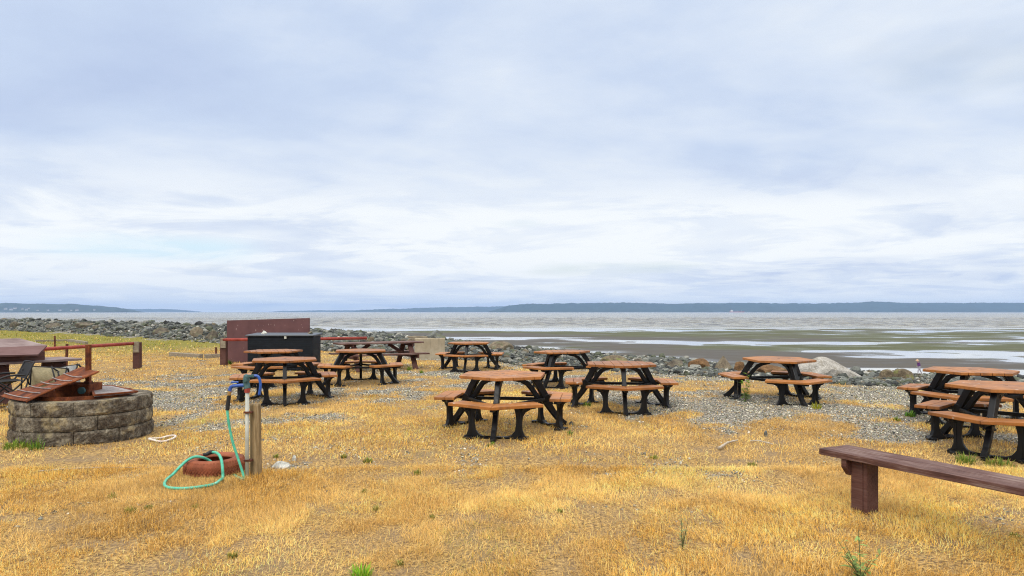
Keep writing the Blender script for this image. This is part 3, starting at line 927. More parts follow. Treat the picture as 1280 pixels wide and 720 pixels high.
# ------------------------------------------------------------------ fire pit
FC = Vector((-5.57, 8.85, 0)); FC.z = gz(FC.x, FC.y) - .02
t = thing('fire_pit', 'round fire pit of stained split-face blocks in three courses with a rusty steel liner', 'fire pit', FC)
nb = 10; V = []; Fq = []
mb = MB()
RO, RI, CHh = .80, .565, .178
for cse in range(3):
    off = .5 * (cse % 2) + .18
    for b in range(nb):
        a0 = (b + off) / nb * 2 * math.pi + .0035; a1 = (b + 1 + off) / nb * 2 * math.pi - .0035
        z0 = cse * CHh + .003; z1 = (cse + 1) * CHh - .004
        jit = random.uniform(-.005, .005); jz = random.uniform(-.004, .004) if cse == 2 else 0
        na, nz, base = 14, 6, len(mb.v)
        ro = RO - cse * .006 + jit
        vs = []
        for j in range(nz + 1):
            for i in range(na + 1):
                fa, fz = i / na, j / nz
                a = a0 + (a1 - a0) * fa; z = z0 + (z1 + jz - z0) * fz
                e = min(fa, 1 - fa) * (a1 - a0) * RO; ez = min(fz, 1 - fz) * (z1 - z0)
                edge = min(e, ez)
                nz_ = (float(fbm(np.array([a * 14 + cse * 7]), np.array([z * 16 + b * 3]), 4)[0]) - .5)
                r = ro + nz_ * .05 * min(1, edge / .02 + .25) - .012 * (1 - min(1, edge / .018))
                vs.append((r * math.cos(a), r * math.sin(a), z))
        for j in (0, 1):      # inner edge
            for i in range(na + 1):
                a = a0 + (a1 - a0) * i / na
                vs.append((RI * math.cos(a), RI * math.sin(a), (z0, z1 + jz)[j]))
        k = na + 1; fs = [(j * k + i, j * k + i + 1, (j + 1) * k + i + 1, (j + 1) * k + i) for j in range(nz) for i in range(na)]
        I0 = (nz + 1) * k; I1 = I0 + k
        fs += [(nz * k + i, nz * k + i + 1, I1 + i + 1, I1 + i) for i in range(na)] + [(I0 + i, I0 + i + 1, i + 1, i) for i in range(na)] + [(I1 + i, I1 + i + 1, I0 + i + 1, I0 + i) for i in range(na)]
        fs += [tuple([j * k for j in range(nz + 1)] + [I1, I0]), tuple([I0 + na, I1 + na] + [j * k + na for j in range(nz, -1, -1)])]
        mb.add(vs, fs)
mb.build('ring_wall', M['block'], t)
MB().lathe([(.560, .10), (.560, .575), (.548, .575), (.548, .10)], 48).build('steel_liner', M['rust'], t, smooth=False)
mb = MB(); k = 40
mb.add([(0, 0, .40)] + [(.547 * math.cos(2 * math.pi * i / k), .547 * math.sin(2 * math.pi * i / k), .36) for i in range(k)], [(0, 1 + i, 1 + (i + 1) % k) for i in range(k)])
mb.build('ash_bed', M['ash'], t, smooth=True)
# steel box and post that carried the swinging grill
pl = at(90, 490, 8.72) - FC
mb = MB().box((pl.x, pl.y, .60), (.43, .012, .17)).box((pl.x - .215, pl.y + .14, .58), (.012, .28, .14)).box((pl.x + .215, pl.y + .14, .60), (.012, .28, .17)).box((pl.x, pl.y + .285, .60), (.43, .012, .17))
mb.build('grill_box', M['rust'], t, bevel=.002)
q = at(103, 486, 8.70) - FC
MB().tube([(q.x, q.y - .03, .61), (q.x, q.y + .0, .61)], .045, 14).build('hinge_plate', M['hydrant'], t)
q = at(110.5, 490, 8.86) - FC
po = MB().box((q.x, q.y, .86), (.055, .055, .66)).build('grill_post', M['rust'], t, bevel=.006)
MB().box((q.x, q.y, .64), (.075, .075, .15)).build('collar', M['rust_dark'], po, bevel=.005)


def grate(label, c4, bars, name='fire_grate', mesh_gray=True):
    """c4: four corners in space, in order"""
    c4 = [Vector(c) for c in c4]; o0 = sum(c4, Vector()) / 4
    t = thing(name, label, 'grill grate', o0)
    P = [c - o0 for c in c4]; nn = (P[1] - P[0]).cross(P[3] - P[0]).normalized()
    mb = MB()
    for i in range(4): mb.beam(P[i], P[(i + 1) % 4], .03, .022, up=nn)
    mb.build('frame', M['rust'], t, bevel=.003)
    mb = MB()
    nL = bars
    for i in range(1, nL):
        s = i / nL; a = P[0].lerp(P[1], s); b = P[3].lerp(P[2], s)
        mb.tube([a, b], .006, 5)
    for i in range(1, 14):
        s = i / 14; a = P[0].lerp(P[3], s); b = P[1].lerp(P[2], s)
        mb.tube([a, b], .005, 5)
    mb.build('bars', M['gray_steel'] if mesh_gray else M['rust'], t)
    return t, P, nn


M['gray_steel'] = mottled('bare_grey_steel', [(.3, (.16, .13, .12)), (.7, (.30, .27, .26))], 8, rough=.6)
z_ = .57
tg, P, nn = grate('flat rusty framed grill grate lying level on the right of the fire pit', [gp(118, 494, z_ - .005), gp(171.5, 489.5, z_ - .005), gp(141, 482.5, z_ + .005), gp(112, 482, z_ + .005)], 40)
mb = MB(); off = nn * (-.014 if nn.z > 0 else .014)
mb.add([p + off for p in P] + [p + off * 1.4 for p in P], [(0, 1, 2, 3), (7, 6, 5, 4), (0, 4, 5, 1), (1, 5, 6, 2), (2, 6, 7, 3), (3, 7, 4, 0)])
mb.build('base_sheet', M['gray_steel'], tg)
# tilted sheet with raised cross wires
c4 = [at(33, 503.5, 8.06), at(124, 464.5, 8.62), at(104, 460.5, 9.02), at(1, 497.5, 8.46)]
o0 = sum(c4, Vector()) / 4
t = thing('fire_grate', 'rusty sheet grill tilted up across the fire pit, its low end over the left rim', 'grill grate', o0)
P = [c - o0 for c in c4]; nn = (P[1] - P[0]).cross(P[3] - P[0]).normalized()
if nn.z < 0: nn = -nn
def bl(s, r): return P[0].lerp(P[1], s).lerp(P[3].lerp(P[2], s), r)
NS, NR = 36, 10; vs = []; holes = set()
for j in range(NR + 1):
    for i in range(NS + 1):
        s, r = i / NS, j / NR
        vs.append(bl(s, r) + nn * (.012 * math.sin(s * 5 + r * 2) + .016 * (2 * r - 1) ** 2))
fs = []
for j in range(NR):
    for i in range(NS):
        if (14 <= i <= 16 and 6 <= j <= 7) or (19 <= i <= 21 and 7 <= j <= 8): continue
        fs.append((j * (NS + 1) + i, j * (NS + 1) + i + 1, (j + 1) * (NS + 1) + i + 1, (j + 1) * (NS + 1) + i))
sh_ = MB().add(vs, fs).build('sheet', M['rust'], t, smooth=True)
so_ = sh_.modifiers.new('thick', 'SOLIDIFY'); so_.thickness = .006
mb = MB()
for s in (.06, .2, .34, .48, .62, .76): mb.tube([bl(s, r / 8) + nn * (.018 + .012 * math.sin(s * 5 + r / 4) + .016 * (r / 4 - 1) ** 2) for r in range(9)], .006, 6)
mb.build('cross_wire', M['gray_steel'], t)
mb = MB()
for r in (0, 1): mb.tube([bl(s / 20, r) + nn * (.012 * math.sin(s / 4 + r * 2) + .012) for s in range(21)], .010, 6)
mb.build('rim', M['rust'], t)

# ------------------------------------------------------------------ hydrant, post, hose, tyre
HP = gp(309, 596); HP.z = gz(HP.x, HP.y)
t = thing('water_hydrant', 'grey standpipe water hydrant with blue handle beside the wooden post', 'water hydrant', HP)
MB().tube([(0, 0, -.1), (0, 0, .83)], .019, 14).build('pipe', M['galv'], t, smooth=True)
MB().tube([(0, 0, .825), (0, 0, .872)], .026, 12).build('collar', M['red_pipe'], t)
MB().tube([(0, 0, .865), (-.012, 0, .94), (-.008, 0, .985), (.0, 0, 1.0)], [.031, .029, .026, .014], 14).box((.02, 0, .985), (.10, .034, .026)).tube([(-.005, -.045, .945), (-.005, .045, .945)], .018, 10).build('head', M['hydrant'], t, bevel=.003)
MB().tube(bent([(.055, 0, .985), (.095, 0, .985), (.12, 0, .955), (.128, 0, .88), (.115, 0, .80)]), .0135, 10).build('handle', M['blue'], t, smooth=True)
sp_ = MB().tube(bent([(-.02, 0, .895), (-.09, 0, .892), (-.145, 0, .885), (-.165, 0, .86), (-.168, 0, .835)]), [.0175] * 25, 12).build('spout', M['blue'], t, smooth=True)
MB().box((-.12, 0, .925), (.07, .018, .016)).build('valve_lever', M['blue'], sp_, bevel=.004)
MB().tube([(-.168, 0, .84), (-.178, 0, .795)], .019, 10).build('hose_fitting', M['brass'], t)
for zz in (.17, .635): MB().box((.012, .0, zz), (.075, .06, .018)).build('strap', M['rust_dark'], t, bevel=.003)

PP = gp(318.7, 594); PP.z = gz(PP.x, PP.y)
o = MB().tube([(0, 0, -.15), (0, 0, .69), (0, 0, .705)], [.055, .052, .046], 14).build('wooden_post', M['post_wood'], None, smooth=False)
o.location = PP + Vector((0, .03, 0)); o.rotation_euler = (0, R(-.6), 0)
tag(o, 'short weathered round wooden post standing beside the hydrant pipe', 'post')

TY = gp(268.7, 589); TY.y = 6.80; TY.x = (268.7 - 640) / F * 6.8; TY.z = gz(TY.x, TY.y) - .01
t = thing('tyre', 'old car tyre painted terracotta lying flat on the grass with a green hose over it', 'tyre', TY)
mb = MB(); prof = []
for k in range(20):
    a = k / 19 * math.pi * 2
prof = [(.165, .03), (.185, .012), (.225, .004), (.262, .018), (.281, .045), (.285, .085), (.281, .125), (.262, .152), (.225, .166), (.185, .158), (.165, .140), (.160, .128), (.185, .132), (.225, .145), (.250, .13), (.258, .085), (.250, .04), (.225, .025), (.185, .038), (.160, .042)]
mb.lathe(prof, 64, closed=True)
mb.build('sidewall', M['tyre'], t, smooth=True)
mb = MB()
for i in range(56):
    a = 2 * math.pi * i / 56
    for z0, z1, sh in ((.118, .150, .05), (.030, .055, -.05), (.060, .082, .04), (.088, .110, -.04)):
        r0 = .284 if z1 < .14 else .276
        r1 = .284 if z1 < .14 else .263
        mb.beam((r0 * math.cos(a), r0 * math.sin(a), z0), (r1 * math.cos(a + sh), r1 * math.sin(a + sh), z1), .016, .012, up=(math.cos(a), math.sin(a), 0))
mb.build('tread', M['tyre'], t)

# hoses
def onz(u, v, h=.012):
    p = gp(u, v); p.z = gz(p.x, p.y) + h; return p


h0 = HP + Vector((-.18, 0, .79))
pth = bent([h0, h0 + Vector((-.012, 0, -.10)), h0 + Vector((.0, -.01, -.22)), h0 + Vector((.04, -.015, -.42)), h0 + Vector((.10, -.02, -.60)), h0 + Vector((.15, -.03, -.74)), h0 + Vector((.165, -.04, -.785)),
            onz(304, 600, .012), onz(297, 597, .012), onz(293, 594, .012)])
loop = bent([onz(288, 593, .03), TY + Vector((.10, .05, .10)), TY + Vector((.03, -.06, .10)), at(260.5, 575, 6.72), at(252, 571.5, 6.66), at(243, 571.2, 6.62), at(234, 575.5, 6.58), at(225, 583.5, 6.53), at(216, 593, 6.47),
             onz(209, 602, .036), onz(205.5, 607, .034), onz(208.5, 611, .033), onz(218, 613.5, .033), onz(235, 614, .033), onz(252, 612.3, .034), onz(268, 609.3, .036), onz(275.5, 605, .045), at(278.5, 597, 6.47),
             at(278.2, 586, 6.50), at(277, 576, 6.55), at(274.5, 569.5, 6.62), at(270.5, 566, 6.70), at(266, 565.2, 6.76)])
t = thing('garden_hose', 'green garden hose hanging from the hydrant and looping over the tyre', 'hose', (0, 0, 0))
MB().tube(pth, .0125, 10).tube(loop, .0135, 10).build('hose', M['hose'], t, smooth=True)
MB().tube([h0 + Vector((.004, 0, .01)), h0 + Vector((-.012, 0, -.135))], .019, 12).build('grip', M['rubber'], t)
e = at(266, 565.2, 6.76)
MB().tube([e, e + Vector((-.03, .02, -.005)), e + Vector((-.06, .0, -.02)), e + Vector((-.085, -.02, -.02))], [.02, .022, .018, .014], 12).build('nozzle', M['rubber'], t, smooth=True)
cc = gp(203, 549)
o = MB().tube([(cc.x + .13 * math.cos(a) + .015 * math.sin(3 * a), cc.y + .16 * math.sin(a), gz(cc.x, cc.y) + .03 + .015 * math.sin(a * 2)) for a in [2 * math.pi * i / 28 for i in range(28)]], .013, 8, closed=True).build('hose_loop', M['hose_pale'], None, smooth=True)
tag(o, 'small pale loop of hose lying against the right foot of the fire pit', 'hose')

# ------------------------------------------------------------------ plank bench, front right
A0 = Vector((2.58, 5.68)); D = Vector((.49, -.872)).normalized(); W = Vector((-D.y, D.x)); W = W if W.y > 0 else -W
A0v = Vector((2.57, 5.69)); ang = math.atan2(D.y, D.x)
zb = gz(2.9, 5.3)
t = thing('bench', 'low brown weathered plank bench at the lower right corner', 'bench', (A0v.x + W.x * .17, A0v.y + W.y * .17, zb), ang)
# local x runs along the bench, local y across
mb = MB().box((1.5, -.088, .432 - zb), (3.0, .172, .05)).box((1.515, .088, .432 - zb), (3.0, .172, .05))
mb.build('seat', M['bench_wood'] if 'bench_wood' in M else M['brown_wood'], t, bevel=.005)
for x in (.29, 2.5):
    mb = MB().box((x, 0, .19), (.10, .20, .44)).box((x + .068, -.02, .2), (.034, .15, .42))
    mb.build('leg', M['brown_dark'], t, bevel=.005)
    mb = MB().prism([(-.16, .405), (.16, .405), (.16, .34), (.10, .27), (-.10, .27), (-.16, .34)], -.022, .022, lambda p, x=x: Vector((x - .074 + p.z, p.x, p.y - zb)))
    mb.build('bracket', M['brown_dark'], t, bevel=.004)

# ------------------------------------------------------------------ left brown table with covered box and folded chairs
ax = Vector((.54, .84)).normalized(); wx = Vector((-ax.y, ax.x))
cor = Vector((-7.96, 12.6)); L_, W_ = 2.4, .85
c2 = cor - ax * L_ / 2 + wx * W_ / 2
t = thing('picnic_table', 'dark brown wooden table at the left edge carrying a slope lidded box', 'table', (c2.x, c2.y, gz(c2.x, c2.y)), math.atan2(ax.y, ax.x))
mb = MB()
for k in range(5): mb.box((0, (k - 2) * W_ / 5, .70), (L_, W_ / 5 - .007, .04))
mb.build('tabletop', M['brown_pale'], t, bevel=.004)
for sx in (-.95, 0.0, .9):
    for sy in (-1, 1):
        MB().beam((sx, sy * .20, .68), (sx, sy * .43, 0), .05, .20, up=(1, 0, 0)).build('leg', M['brown_dark'], t, bevel=.004)
    MB().box((sx + .06, 0, .655), (.045, .62, .05)).build('crossbeam', M['brown_dark'], t, bevel=.004)
b0 = c2 - ax * .12 - wx * .02
t = thing('wooden_box', 'brown wooden box with a sagging slanted lid on top of the left table', 'box', (b0.x, b0.y, gz(c2.x, c2.y) + .722), math.atan2(ax.y, ax.x))
bw, bd, bh = 1.45, .66, .16
mb = MB().box((0, -bd / 2, bh / 2), (bw, .03, bh)).box((0, bd / 2, bh / 2), (bw, .03, bh)).box((-bw / 2 + .015, 0, bh / 2), (.03, bd - .03, bh)).box((bw / 2 - .015, 0, bh / 2), (.03, bd - .03, bh))
mb.build('walls', M['brown_dark'], t, bevel=.003)
M['flap_wood'] = painted_wood('brown_lid_boards', (.06, .025, .022), (.12, .058, .052), (.19, .11, .10), 0, .8)
# bifold lid: far leaf rises to the ridge, near leaf folds down over the front
Zr = .235
P0 = [(-1.0, .44, .36), (.62, .42, .36), (.86, -.10, Zr), (-1.0, -.16, Zr - .01)]
P1 = [(-1.0, -.16, Zr - .01), (.86, -.10, Zr), (.55, -.50, .10), (-1.0, -.56, .14)]
for nm, PQ, mt in (('lid', P0, 'brown_pale'), ('flap', P1, 'flap_wood')):
    o = MB().add(PQ, [(0, 1, 2, 3)]).build(nm, M[mt], t); s_ = o.modifiers.new('thick', 'SOLIDIFY'); s_.thickness = .03; s_.offset = 0


def chair(label, c, rz, canv, group=None):
    t = thing('folding_chair', label, 'folding chair', (c[0], c[1], gz(c[0], c[1])), rz)
    mb = MB()
    for sx in (-.26, .26):
        mb.tube(bent([(sx, .30, .012), (sx, .05, .28), (sx, -.18, .47), (sx, -.24, .50)]), .0125, 8)
        mb.tube(bent([(sx * .96, -.30, .012), (sx * .96, -.05, .26), (sx * .96, .16, .47), (sx * .96, .30, .76)]), .0125, 8)
        mb.tube([(sx, .30, .012), (sx, -.32, .012)], .0125, 8)
        mb.tube(bent([(sx * 1.08, -.22, .50), (sx * 1.1, -.05, .56), (sx * 1.08, .17, .56)]), .016, 8)
    mb.tube([(-.25, .30, .76), (.25, .30, .76)], .0125, 8); mb.tube([(-.26, -.22, .49), (.26, -.22, .49)], .0125, 8); mb.tube([(-.26, .3, .02), (.26, .3, .02)], .0125, 8)
    mb.build('frame', M['rubber'], t, smooth=True)
    k = 8; vs = []; fs = []
    for i in range(k + 1):
        s = i / k
        vs += [(-.25 + .5 * j / 6, -.22 + .38 * s, .47 - .06 * math.sin(math.pi * s) * math.sin(math.pi * j / 6)) for j in range(7)]
    fs = [(i * 7 + j, i * 7 + j + 1, (i + 1) * 7 + j + 1, (i + 1) * 7 + j) for i in range(k) for j in range(6)]
    MB().add(vs, fs).build('seat', M[canv], t, smooth=True)
    vs = [(-.245 + .49 * j / 6, .17 + .13 * i / 4, .50 + .24 * i / 4) for i in range(5) for j in range(7)]
    fs = [(i * 7 + j, i * 7 + j + 1, (i + 1) * 7 + j + 1, (i + 1) * 7 + j) for i in range(4) for j in range(6)]
    MB().add(vs, fs).build('backrest', M[canv], t, smooth=True)
    return t


def leant(t, tilt): t.rotation_euler.x = tilt; return t


ch = chair('black framed folding chair with beige canvas tipped over beside the left table', (at(36, 500, 11.2).x, 11.2), R(28), 'canvas')
ch.rotation_euler = (R(-78), R(6), R(20)); ch.location.z += .30; ch.location.y += .25
ch = chair('black framed folding chair with grey cloth under the left table near its right legs', (at(46, 490, 11.7).x, 11.7), R(60), 'gray_cloth')
ch.rotation_euler = (R(-80), R(-8), R(-18)); ch.location.z += .30; ch.location.y += .2
ch = chair('dark folding chair half out of frame at the foot of the left table', (at(4, 500, 11.0).x, 11.1), R(-40), 'rubber')

# ------------------------------------------------------------------ rocks
def ico(sub):
    bm = bmesh.new(); bmesh.ops.create_icosphere(bm, subdivisions=sub, radius=1)
    V = np.array([v.co[:] for v in bm.verts]); Fc = np.array([[v.index for v in f.verts] for f in bm.faces]); bm.free(); return V, Fc


ICO = {k: ico(k) for k in (1, 2, 3, 4)}


def rock_verts(seed, sub, chops=9, rough=.10, lo=.55, hi=.9):
    r = np.random.default_rng(seed); V, Fc = ICO[sub]; V = V.copy()
    for _ in range(chops):
        nn = r.normal(size=3); nn /= np.linalg.norm(nn); k = r.uniform(lo, hi)
        dd = V @ nn - k; V = V - np.where(dd > 0, dd, 0)[:, None] * nn
    if sub >= 3:
        a = fbm(V[:, 0] * 2.2 + seed, V[:, 1] * 2.2 + V[:, 2] * 1.7, 4) - .5
        V = V * (1 + a * rough * 2)[:, None]
    return V, Fc


def boulder(label, u, vt, vb, wpx, d, mat, seed, group=None, name='boulder', deep=.8, peak=None, chops=9, lo=.5, zbase=None, slope=0.0):
    """a rock wpx wide whose top sits at photo row vt, standing at distance d"""
    x = (u - 640) / F * d; z0 = gz(x, d) if zbase is None else zbase
    zt = CZ - (vt - H0) / F * d
    wid = wpx / F * d; hgt = max(zt - z0, .05)
    V, Fc = rock_verts(seed, 4 if wpx > 16 else 3, chops, .10, lo)
    V = V * np.array([wid / 2 / np.abs(V[:, 0]).max(), wid / 2 * deep / np.abs(V[:, 1]).max(), 1])
    hz = V[:, 2].max(); V[:, 2] = V[:, 2] * (hgt * .8 / hz) if hz > 0 else V[:, 2]
    V[:, 2] += hgt * .2
    if peak is not None:
        q = np.clip(V[:, 2] / hgt, 0, 1); sq = (1 - q) / np.sqrt(np.maximum(1 - q * q, 1e-3)) * 1.15
        V[:, 0] = V[:, 0] * sq + peak * wid * q * .5; V[:, 1] *= sq
    if slope: V[:, 2] *= 1 - slope * sstep(-.25, 1.0, V[:, 0] / (wid / 2))
    o = np_mesh(name, V, Fc, mat, smooth=False)
    o.location = (x, d, z0)
    return tag(o, label, 'rock', group)


G = 'boulders along the far left shore bank'
for i, (u, vt, wp, d, mt) in enumerate([(19, 401.8, 12, 57.5, 'rk_brown'), (40, 402, 15, 55, 'rk_gray'), (68, 403.2, 23, 52.5, 'rk_brown'), (85, 404.3, 11, 50.5, 'rk_gray'),
                                        (105, 402.3, 22, 49, 'rk_brown'), (121, 406.5, 11, 47, 'rk_brown'), (2, 404, 12, 59, 'rk_gray')]):
    boulder('brown grey boulder on the crest of the rubble bank at the far left', u, vt, 0, wp, d, M[mt], 20 + i, G)
boulder('dark angular boulder standing apart in the dip of the left rubble bank', 153, 405.8, 0, 15, 44, M['rk_gray'], 31)
boulder('light topped grey boulder in the left rubble bank above the timber corner', 183, 407.6, 0, 15, 41, M['rk_gray'], 32)
boulder('wide low brown boulder in the left rubble bank, just right of a light topped one', 201, 409.2, 0, 20, 40, M['rk_brown'], 33)
boulder('tall pale boulder on the rubble bank left of the brown panel', 246, 408.4, 0, 17, 36.5, M['rk_tan'], 34)
boulder('dark brown boulder next to the brown panel on the rubble bank', 264, 412.0, 0, 16, 35.5, M['rk_brown'], 35)
boulder('grey green boulder on the rubble bank right of the black storage box', 409, 415.8, 0, 17, 30, M['rk_gray'], 36)
boulder('dark grey boulder behind the right end of the red pipe rail', 440, 419.2, 0, 20, 28.5, M['rk_gray'], 37)
boulder('small dark boulder just right of the tip of the red pipe rail', 465, 421, 0, 12, 28, M['rk_moss'], 38)
boulder('low brown boulder behind the right end of the long brown table', 513, 420, 0, 14, 26.5, M['rk_tan'], 39)
boulder('rounded tan boulder beside the far picnic table, mottled with dry grass', 626, 426.0, 0, 33, 24.6, M['rk_tan'], 41, chops=6, lo=.7)
boulder('low dark barnacled boulder showing just above the plank-seamed table', 768, 443.8, 0, 36, 20.5, M['rk_moss'], 42, chops=5, lo=.75)
boulder('small flat brown rock right of the low dark boulder, before the tide pool', 797, 447.8, 0, 16, 20.2, M['rk_brown'], 43)
boulder('wide flat brown rock on the rubble crest left of the rust coloured one', 841, 448.8, 0, 31, 19.3, M['rk_brown'], 44)
boulder('rust coloured rounded rock on the rubble crest left of the pointed rock', 873.5, 447.6, 0, 28, 18.9, M['rk_rust'], 45)
boulder('pointed triangular brown rock standing on the rubble crest', 903.5, 444, 0, 25, 18.6, M['rk_tan'], 46, peak=.05, deep=.8, chops=2, lo=.9)
boulder('small rusty rock between the pointed rock and the table before the white boulder', 925, 451.6, 0, 17, 18.2, M['rk_rust'], 47)
boulder('orange brown rock seen through the legs of the table before the white boulder', 963, 455.5, 0, 40, 17.6, M['rk_rust'], 48)
boulder('large pale granite boulder, the biggest and whitest on the rubble crest', 1031, 444.5, 0, 90, 17.2, M['rk_white'], 53, chops=7, lo=.66, deep=.6, slope=.62)
boulder('brown mossy rock on the rubble left of the walking person', 1110, 461.5, 0, 22, 16.4, M['rk_moss'], 50)
boulder('broad brown mossy rock on the rubble just below the walking person', 1127, 460.5, 0, 27, 16.2, M['rk_moss'], 51)
boulder('flat pale stone half sunk in the grass right of the wooden post', 351, 576.5, 0, 24, 7.05, M['rk_pale'], 61, name='stone')
boulder('small white stone beyond the flat pale one near the wooden post', 367.5, 568.8, 0, 5.5, 7.35, M['rk_pale'], 62, name='stone')
boulder('small black lump of stone in the grass right of the driftwood stick', 957.5, 538, 0, 5, 8.8, M['rk_gray'], 63, name='stone')
boulder('small dark stone in the dry grass by the right leg of the central table', 714, 527.5, 0, 6, 9.6, M['rk_gray'], 64, name='stone')
# rock and plank on the concrete block
d = 23.0; xa, xb = (517 - 640) / F * d, (555 - 640) / F * d; xm = (xa + xb) / 2; zb = gz(xm, d)
t = thing('concrete_block', 'pale tan cast concrete block at the lawn edge behind the long brown table', 'concrete block', (xm, d + .3, zb), R(7))
wd = xb - xa; zt = CZ - (422.6 - H0) / F * d - zb
MB().box((0, 0, zt / 2 - .06), (wd, .62, zt + .12)).build('block', M['concrete'], t, bevel=.03)
o = MB().beam((xm - .75, d + .22, zb + zt + .035), (xm + .28, d + .26, zb + zt + .03), .2, .05).build('plank', M['gray_wood'], None, bevel=.006)
tag(o, 'grey weathered plank lying on top of the concrete block', 'plank')
boulder('rugged grey green rock resting on the right end of the concrete block', 545.5, 412.2, 0, 25, d + .3, M['rk_gray'], 71, zbase=zb + zt - .0)
bx_, by_, bz_ = BOXT
boulder('small grey stone lying on the lid of the black storage box', 330, 413.2, 0, 9, by_, M['rk_pale'], 72, name='stone', zbase=bz_ + .985)
boulder('mossy stone at the back right corner of the storage box lid', 388.5, 413.8, 0, 8, by_ + .12, M['rk_tan'], 73, name='stone', zbase=bz_ + .985)

# rubble: crushed rock dumped along the shore, far too many to count
r = np.random.default_rng(21)
cx_, cy_, sz = [], [], []
def scatter(nc, smin, smax, x0, x1, lo, hi):
    x = r.uniform(x0, x1, nc); s = r.uniform(smin, smax, nc)
    sl = (np.interp(x + 1, EX, EY) - np.interp(x - 1, EX, EY)) / 2
    y = np.interp(x, EX, EY) + s * np.sqrt(1 + sl * sl)
    q = r.uniform(0, 1, nc) ** 2.2
    cx_.append(x); cy_.append(y); sz.append(lo + (hi - lo) * q)
scatter(26000, -.3, 5.5, -75, -14, .05, .15)
scatter(2500, .5, 6, -130, -75, .15, .4)
scatter(450, .8, 4.5, -60, -14, .18, .34)
scatter(15000, -.6, 5.5, -14, 0, .05, .19)
scatter(34000, -1.2, 5, 0, 14, .025, .105)
scatter(500, .6, 4.5, 0, 14, .10, .2)
scatter(9000, -1.0, 5, 14, 34, .04, .15)
scatter(1500, 6, 14, -60, 30, .2, .6)
x = np.concatenate(cx_); y = np.concatenate(cy_); s = np.concatenate(sz)
uu_ = 640 + x / np.maximum(y, 1) * F; kp = ~((uu_ > 1136) & (uu_ < 1164) & (s > .06)); x, y, s = x[kp], y[kp], s[kp]
z = lawn_z(x, y)
var = [rock_verts(900 + i, 2 if i < 0 else 1, 5, 0, .5, .85)[0] for i in range(16)]
Fb = ICO[1][1]; nv = len(var[0]); N_ = len(x)
VV = np.stack(var)[r.integers(0, 16, N_)]
VV = VV * (s[:, None, None] * np.stack([r.uniform(.75, 1.25, N_), r.uniform(.7, 1.2, N_), r.uniform(.5, .85, N_)], 1)[:, None, :])
an = r.uniform(0, 6.28, N_); ti = r.normal(0, .5, N_)
def rotz(V, a):
    c, s_ = np.cos(a)[:, None], np.sin(a)[:, None]
    return np.stack([V[..., 0] * c - V[..., 1] * s_, V[..., 0] * s_ + V[..., 1] * c, V[..., 2]], -1)
def rotx(V, a):
    c, s_ = np.cos(a)[:, None], np.sin(a)[:, None]
    return np.stack([V[..., 0], V[..., 1] * c - V[..., 2] * s_, V[..., 1] * s_ + V[..., 2] * c], -1)
VV = rotz(rotx(VV, ti), an)
VV = VV + np.stack([x, y, z + s * r.uniform(-.2, .6, N_)], 1)[:, None, :]
pal = np.array([(.045, .048, .044), (.08, .085, .074), (.125, .13, .112), (.075, .083, .052), (.20, .195, .165), (.03, .031, .03), (.11, .09, .058), (.33, .315, .27)])
tc_ = pal[r.choice(8, N_, p=[.17, .22, .2, .14, .1, .08, .06, .03])] * r.uniform(.8, 1.2, (N_, 1))
FF = (Fb[None] + (np.arange(N_) * nv)[:, None, None]).reshape(-1, 3)
o = np_mesh('rubble', VV.reshape(-1, 3), FF, M['rubble'], tint=np.repeat(tc_, nv, 0), kind='stuff')
tag(o, 'bank of crushed grey rock along the shore edge', 'rubble')

# gravel pebbles in the bare patches
N0 = 260000
y = 5 + (24 - 5) * r.uniform(0, 1, N0) ** .75; x = r.uniform(-1.0, 1.0, N0) * (y * .85 + 1)
g = gravel(x, y); keep = (r.uniform(0, 1, N0) < g * .85 * np.clip(1.25 - y / 40, .3, 1)) | (r.uniform(0, 1, N0) < .006)
x, y = x[keep], y[keep]; N_ = len(x); s = r.uniform(.006, .014, N_) * (1 + .6 * (r.uniform(0, 1, N_) > .94)) * (.8 + y * .025)
OCT = np.array([(1, 0, 0), (-1, 0, 0), (0, 1, 0), (0, -1, 0), (0, 0, 1), (0, 0, -1)], float); OF = np.array([(0, 2, 4), (2, 1, 4), (1, 3, 4), (3, 0, 4), (2, 0, 5), (1, 2, 5), (3, 1, 5), (0, 3, 5)])
VV = OCT[None] * (s[:, None] * r.uniform(.55, 1.3, (N_, 6)))[..., None] * np.array([1.2, 1.2, .8])
VV = rotz(rotx(VV, r.normal(0, .6, N_)), r.uniform(0, 6.28, N_)) + np.stack([x, y, lawn_z(x, y) + s * .4], 1)[:, None, :]
tc_ = pal[r.choice(8, N_, p=[.06, .14, .2, .06, .26, .04, .12, .12])] * np.array([1.05, 1.0, .93]) * r.uniform(1.4, 2.4, (N_, 1))
o = np_mesh('gravel', VV.reshape(-1, 3), (OF[None] + (np.arange(N_) * 6)[:, None, None]).reshape(-1, 3), M['rubble'], tint=np.repeat(tc_, 6, 0), kind='stuff')
tag(o, 'loose grey gravel scattered in bare patches of the lawn', 'gravel')

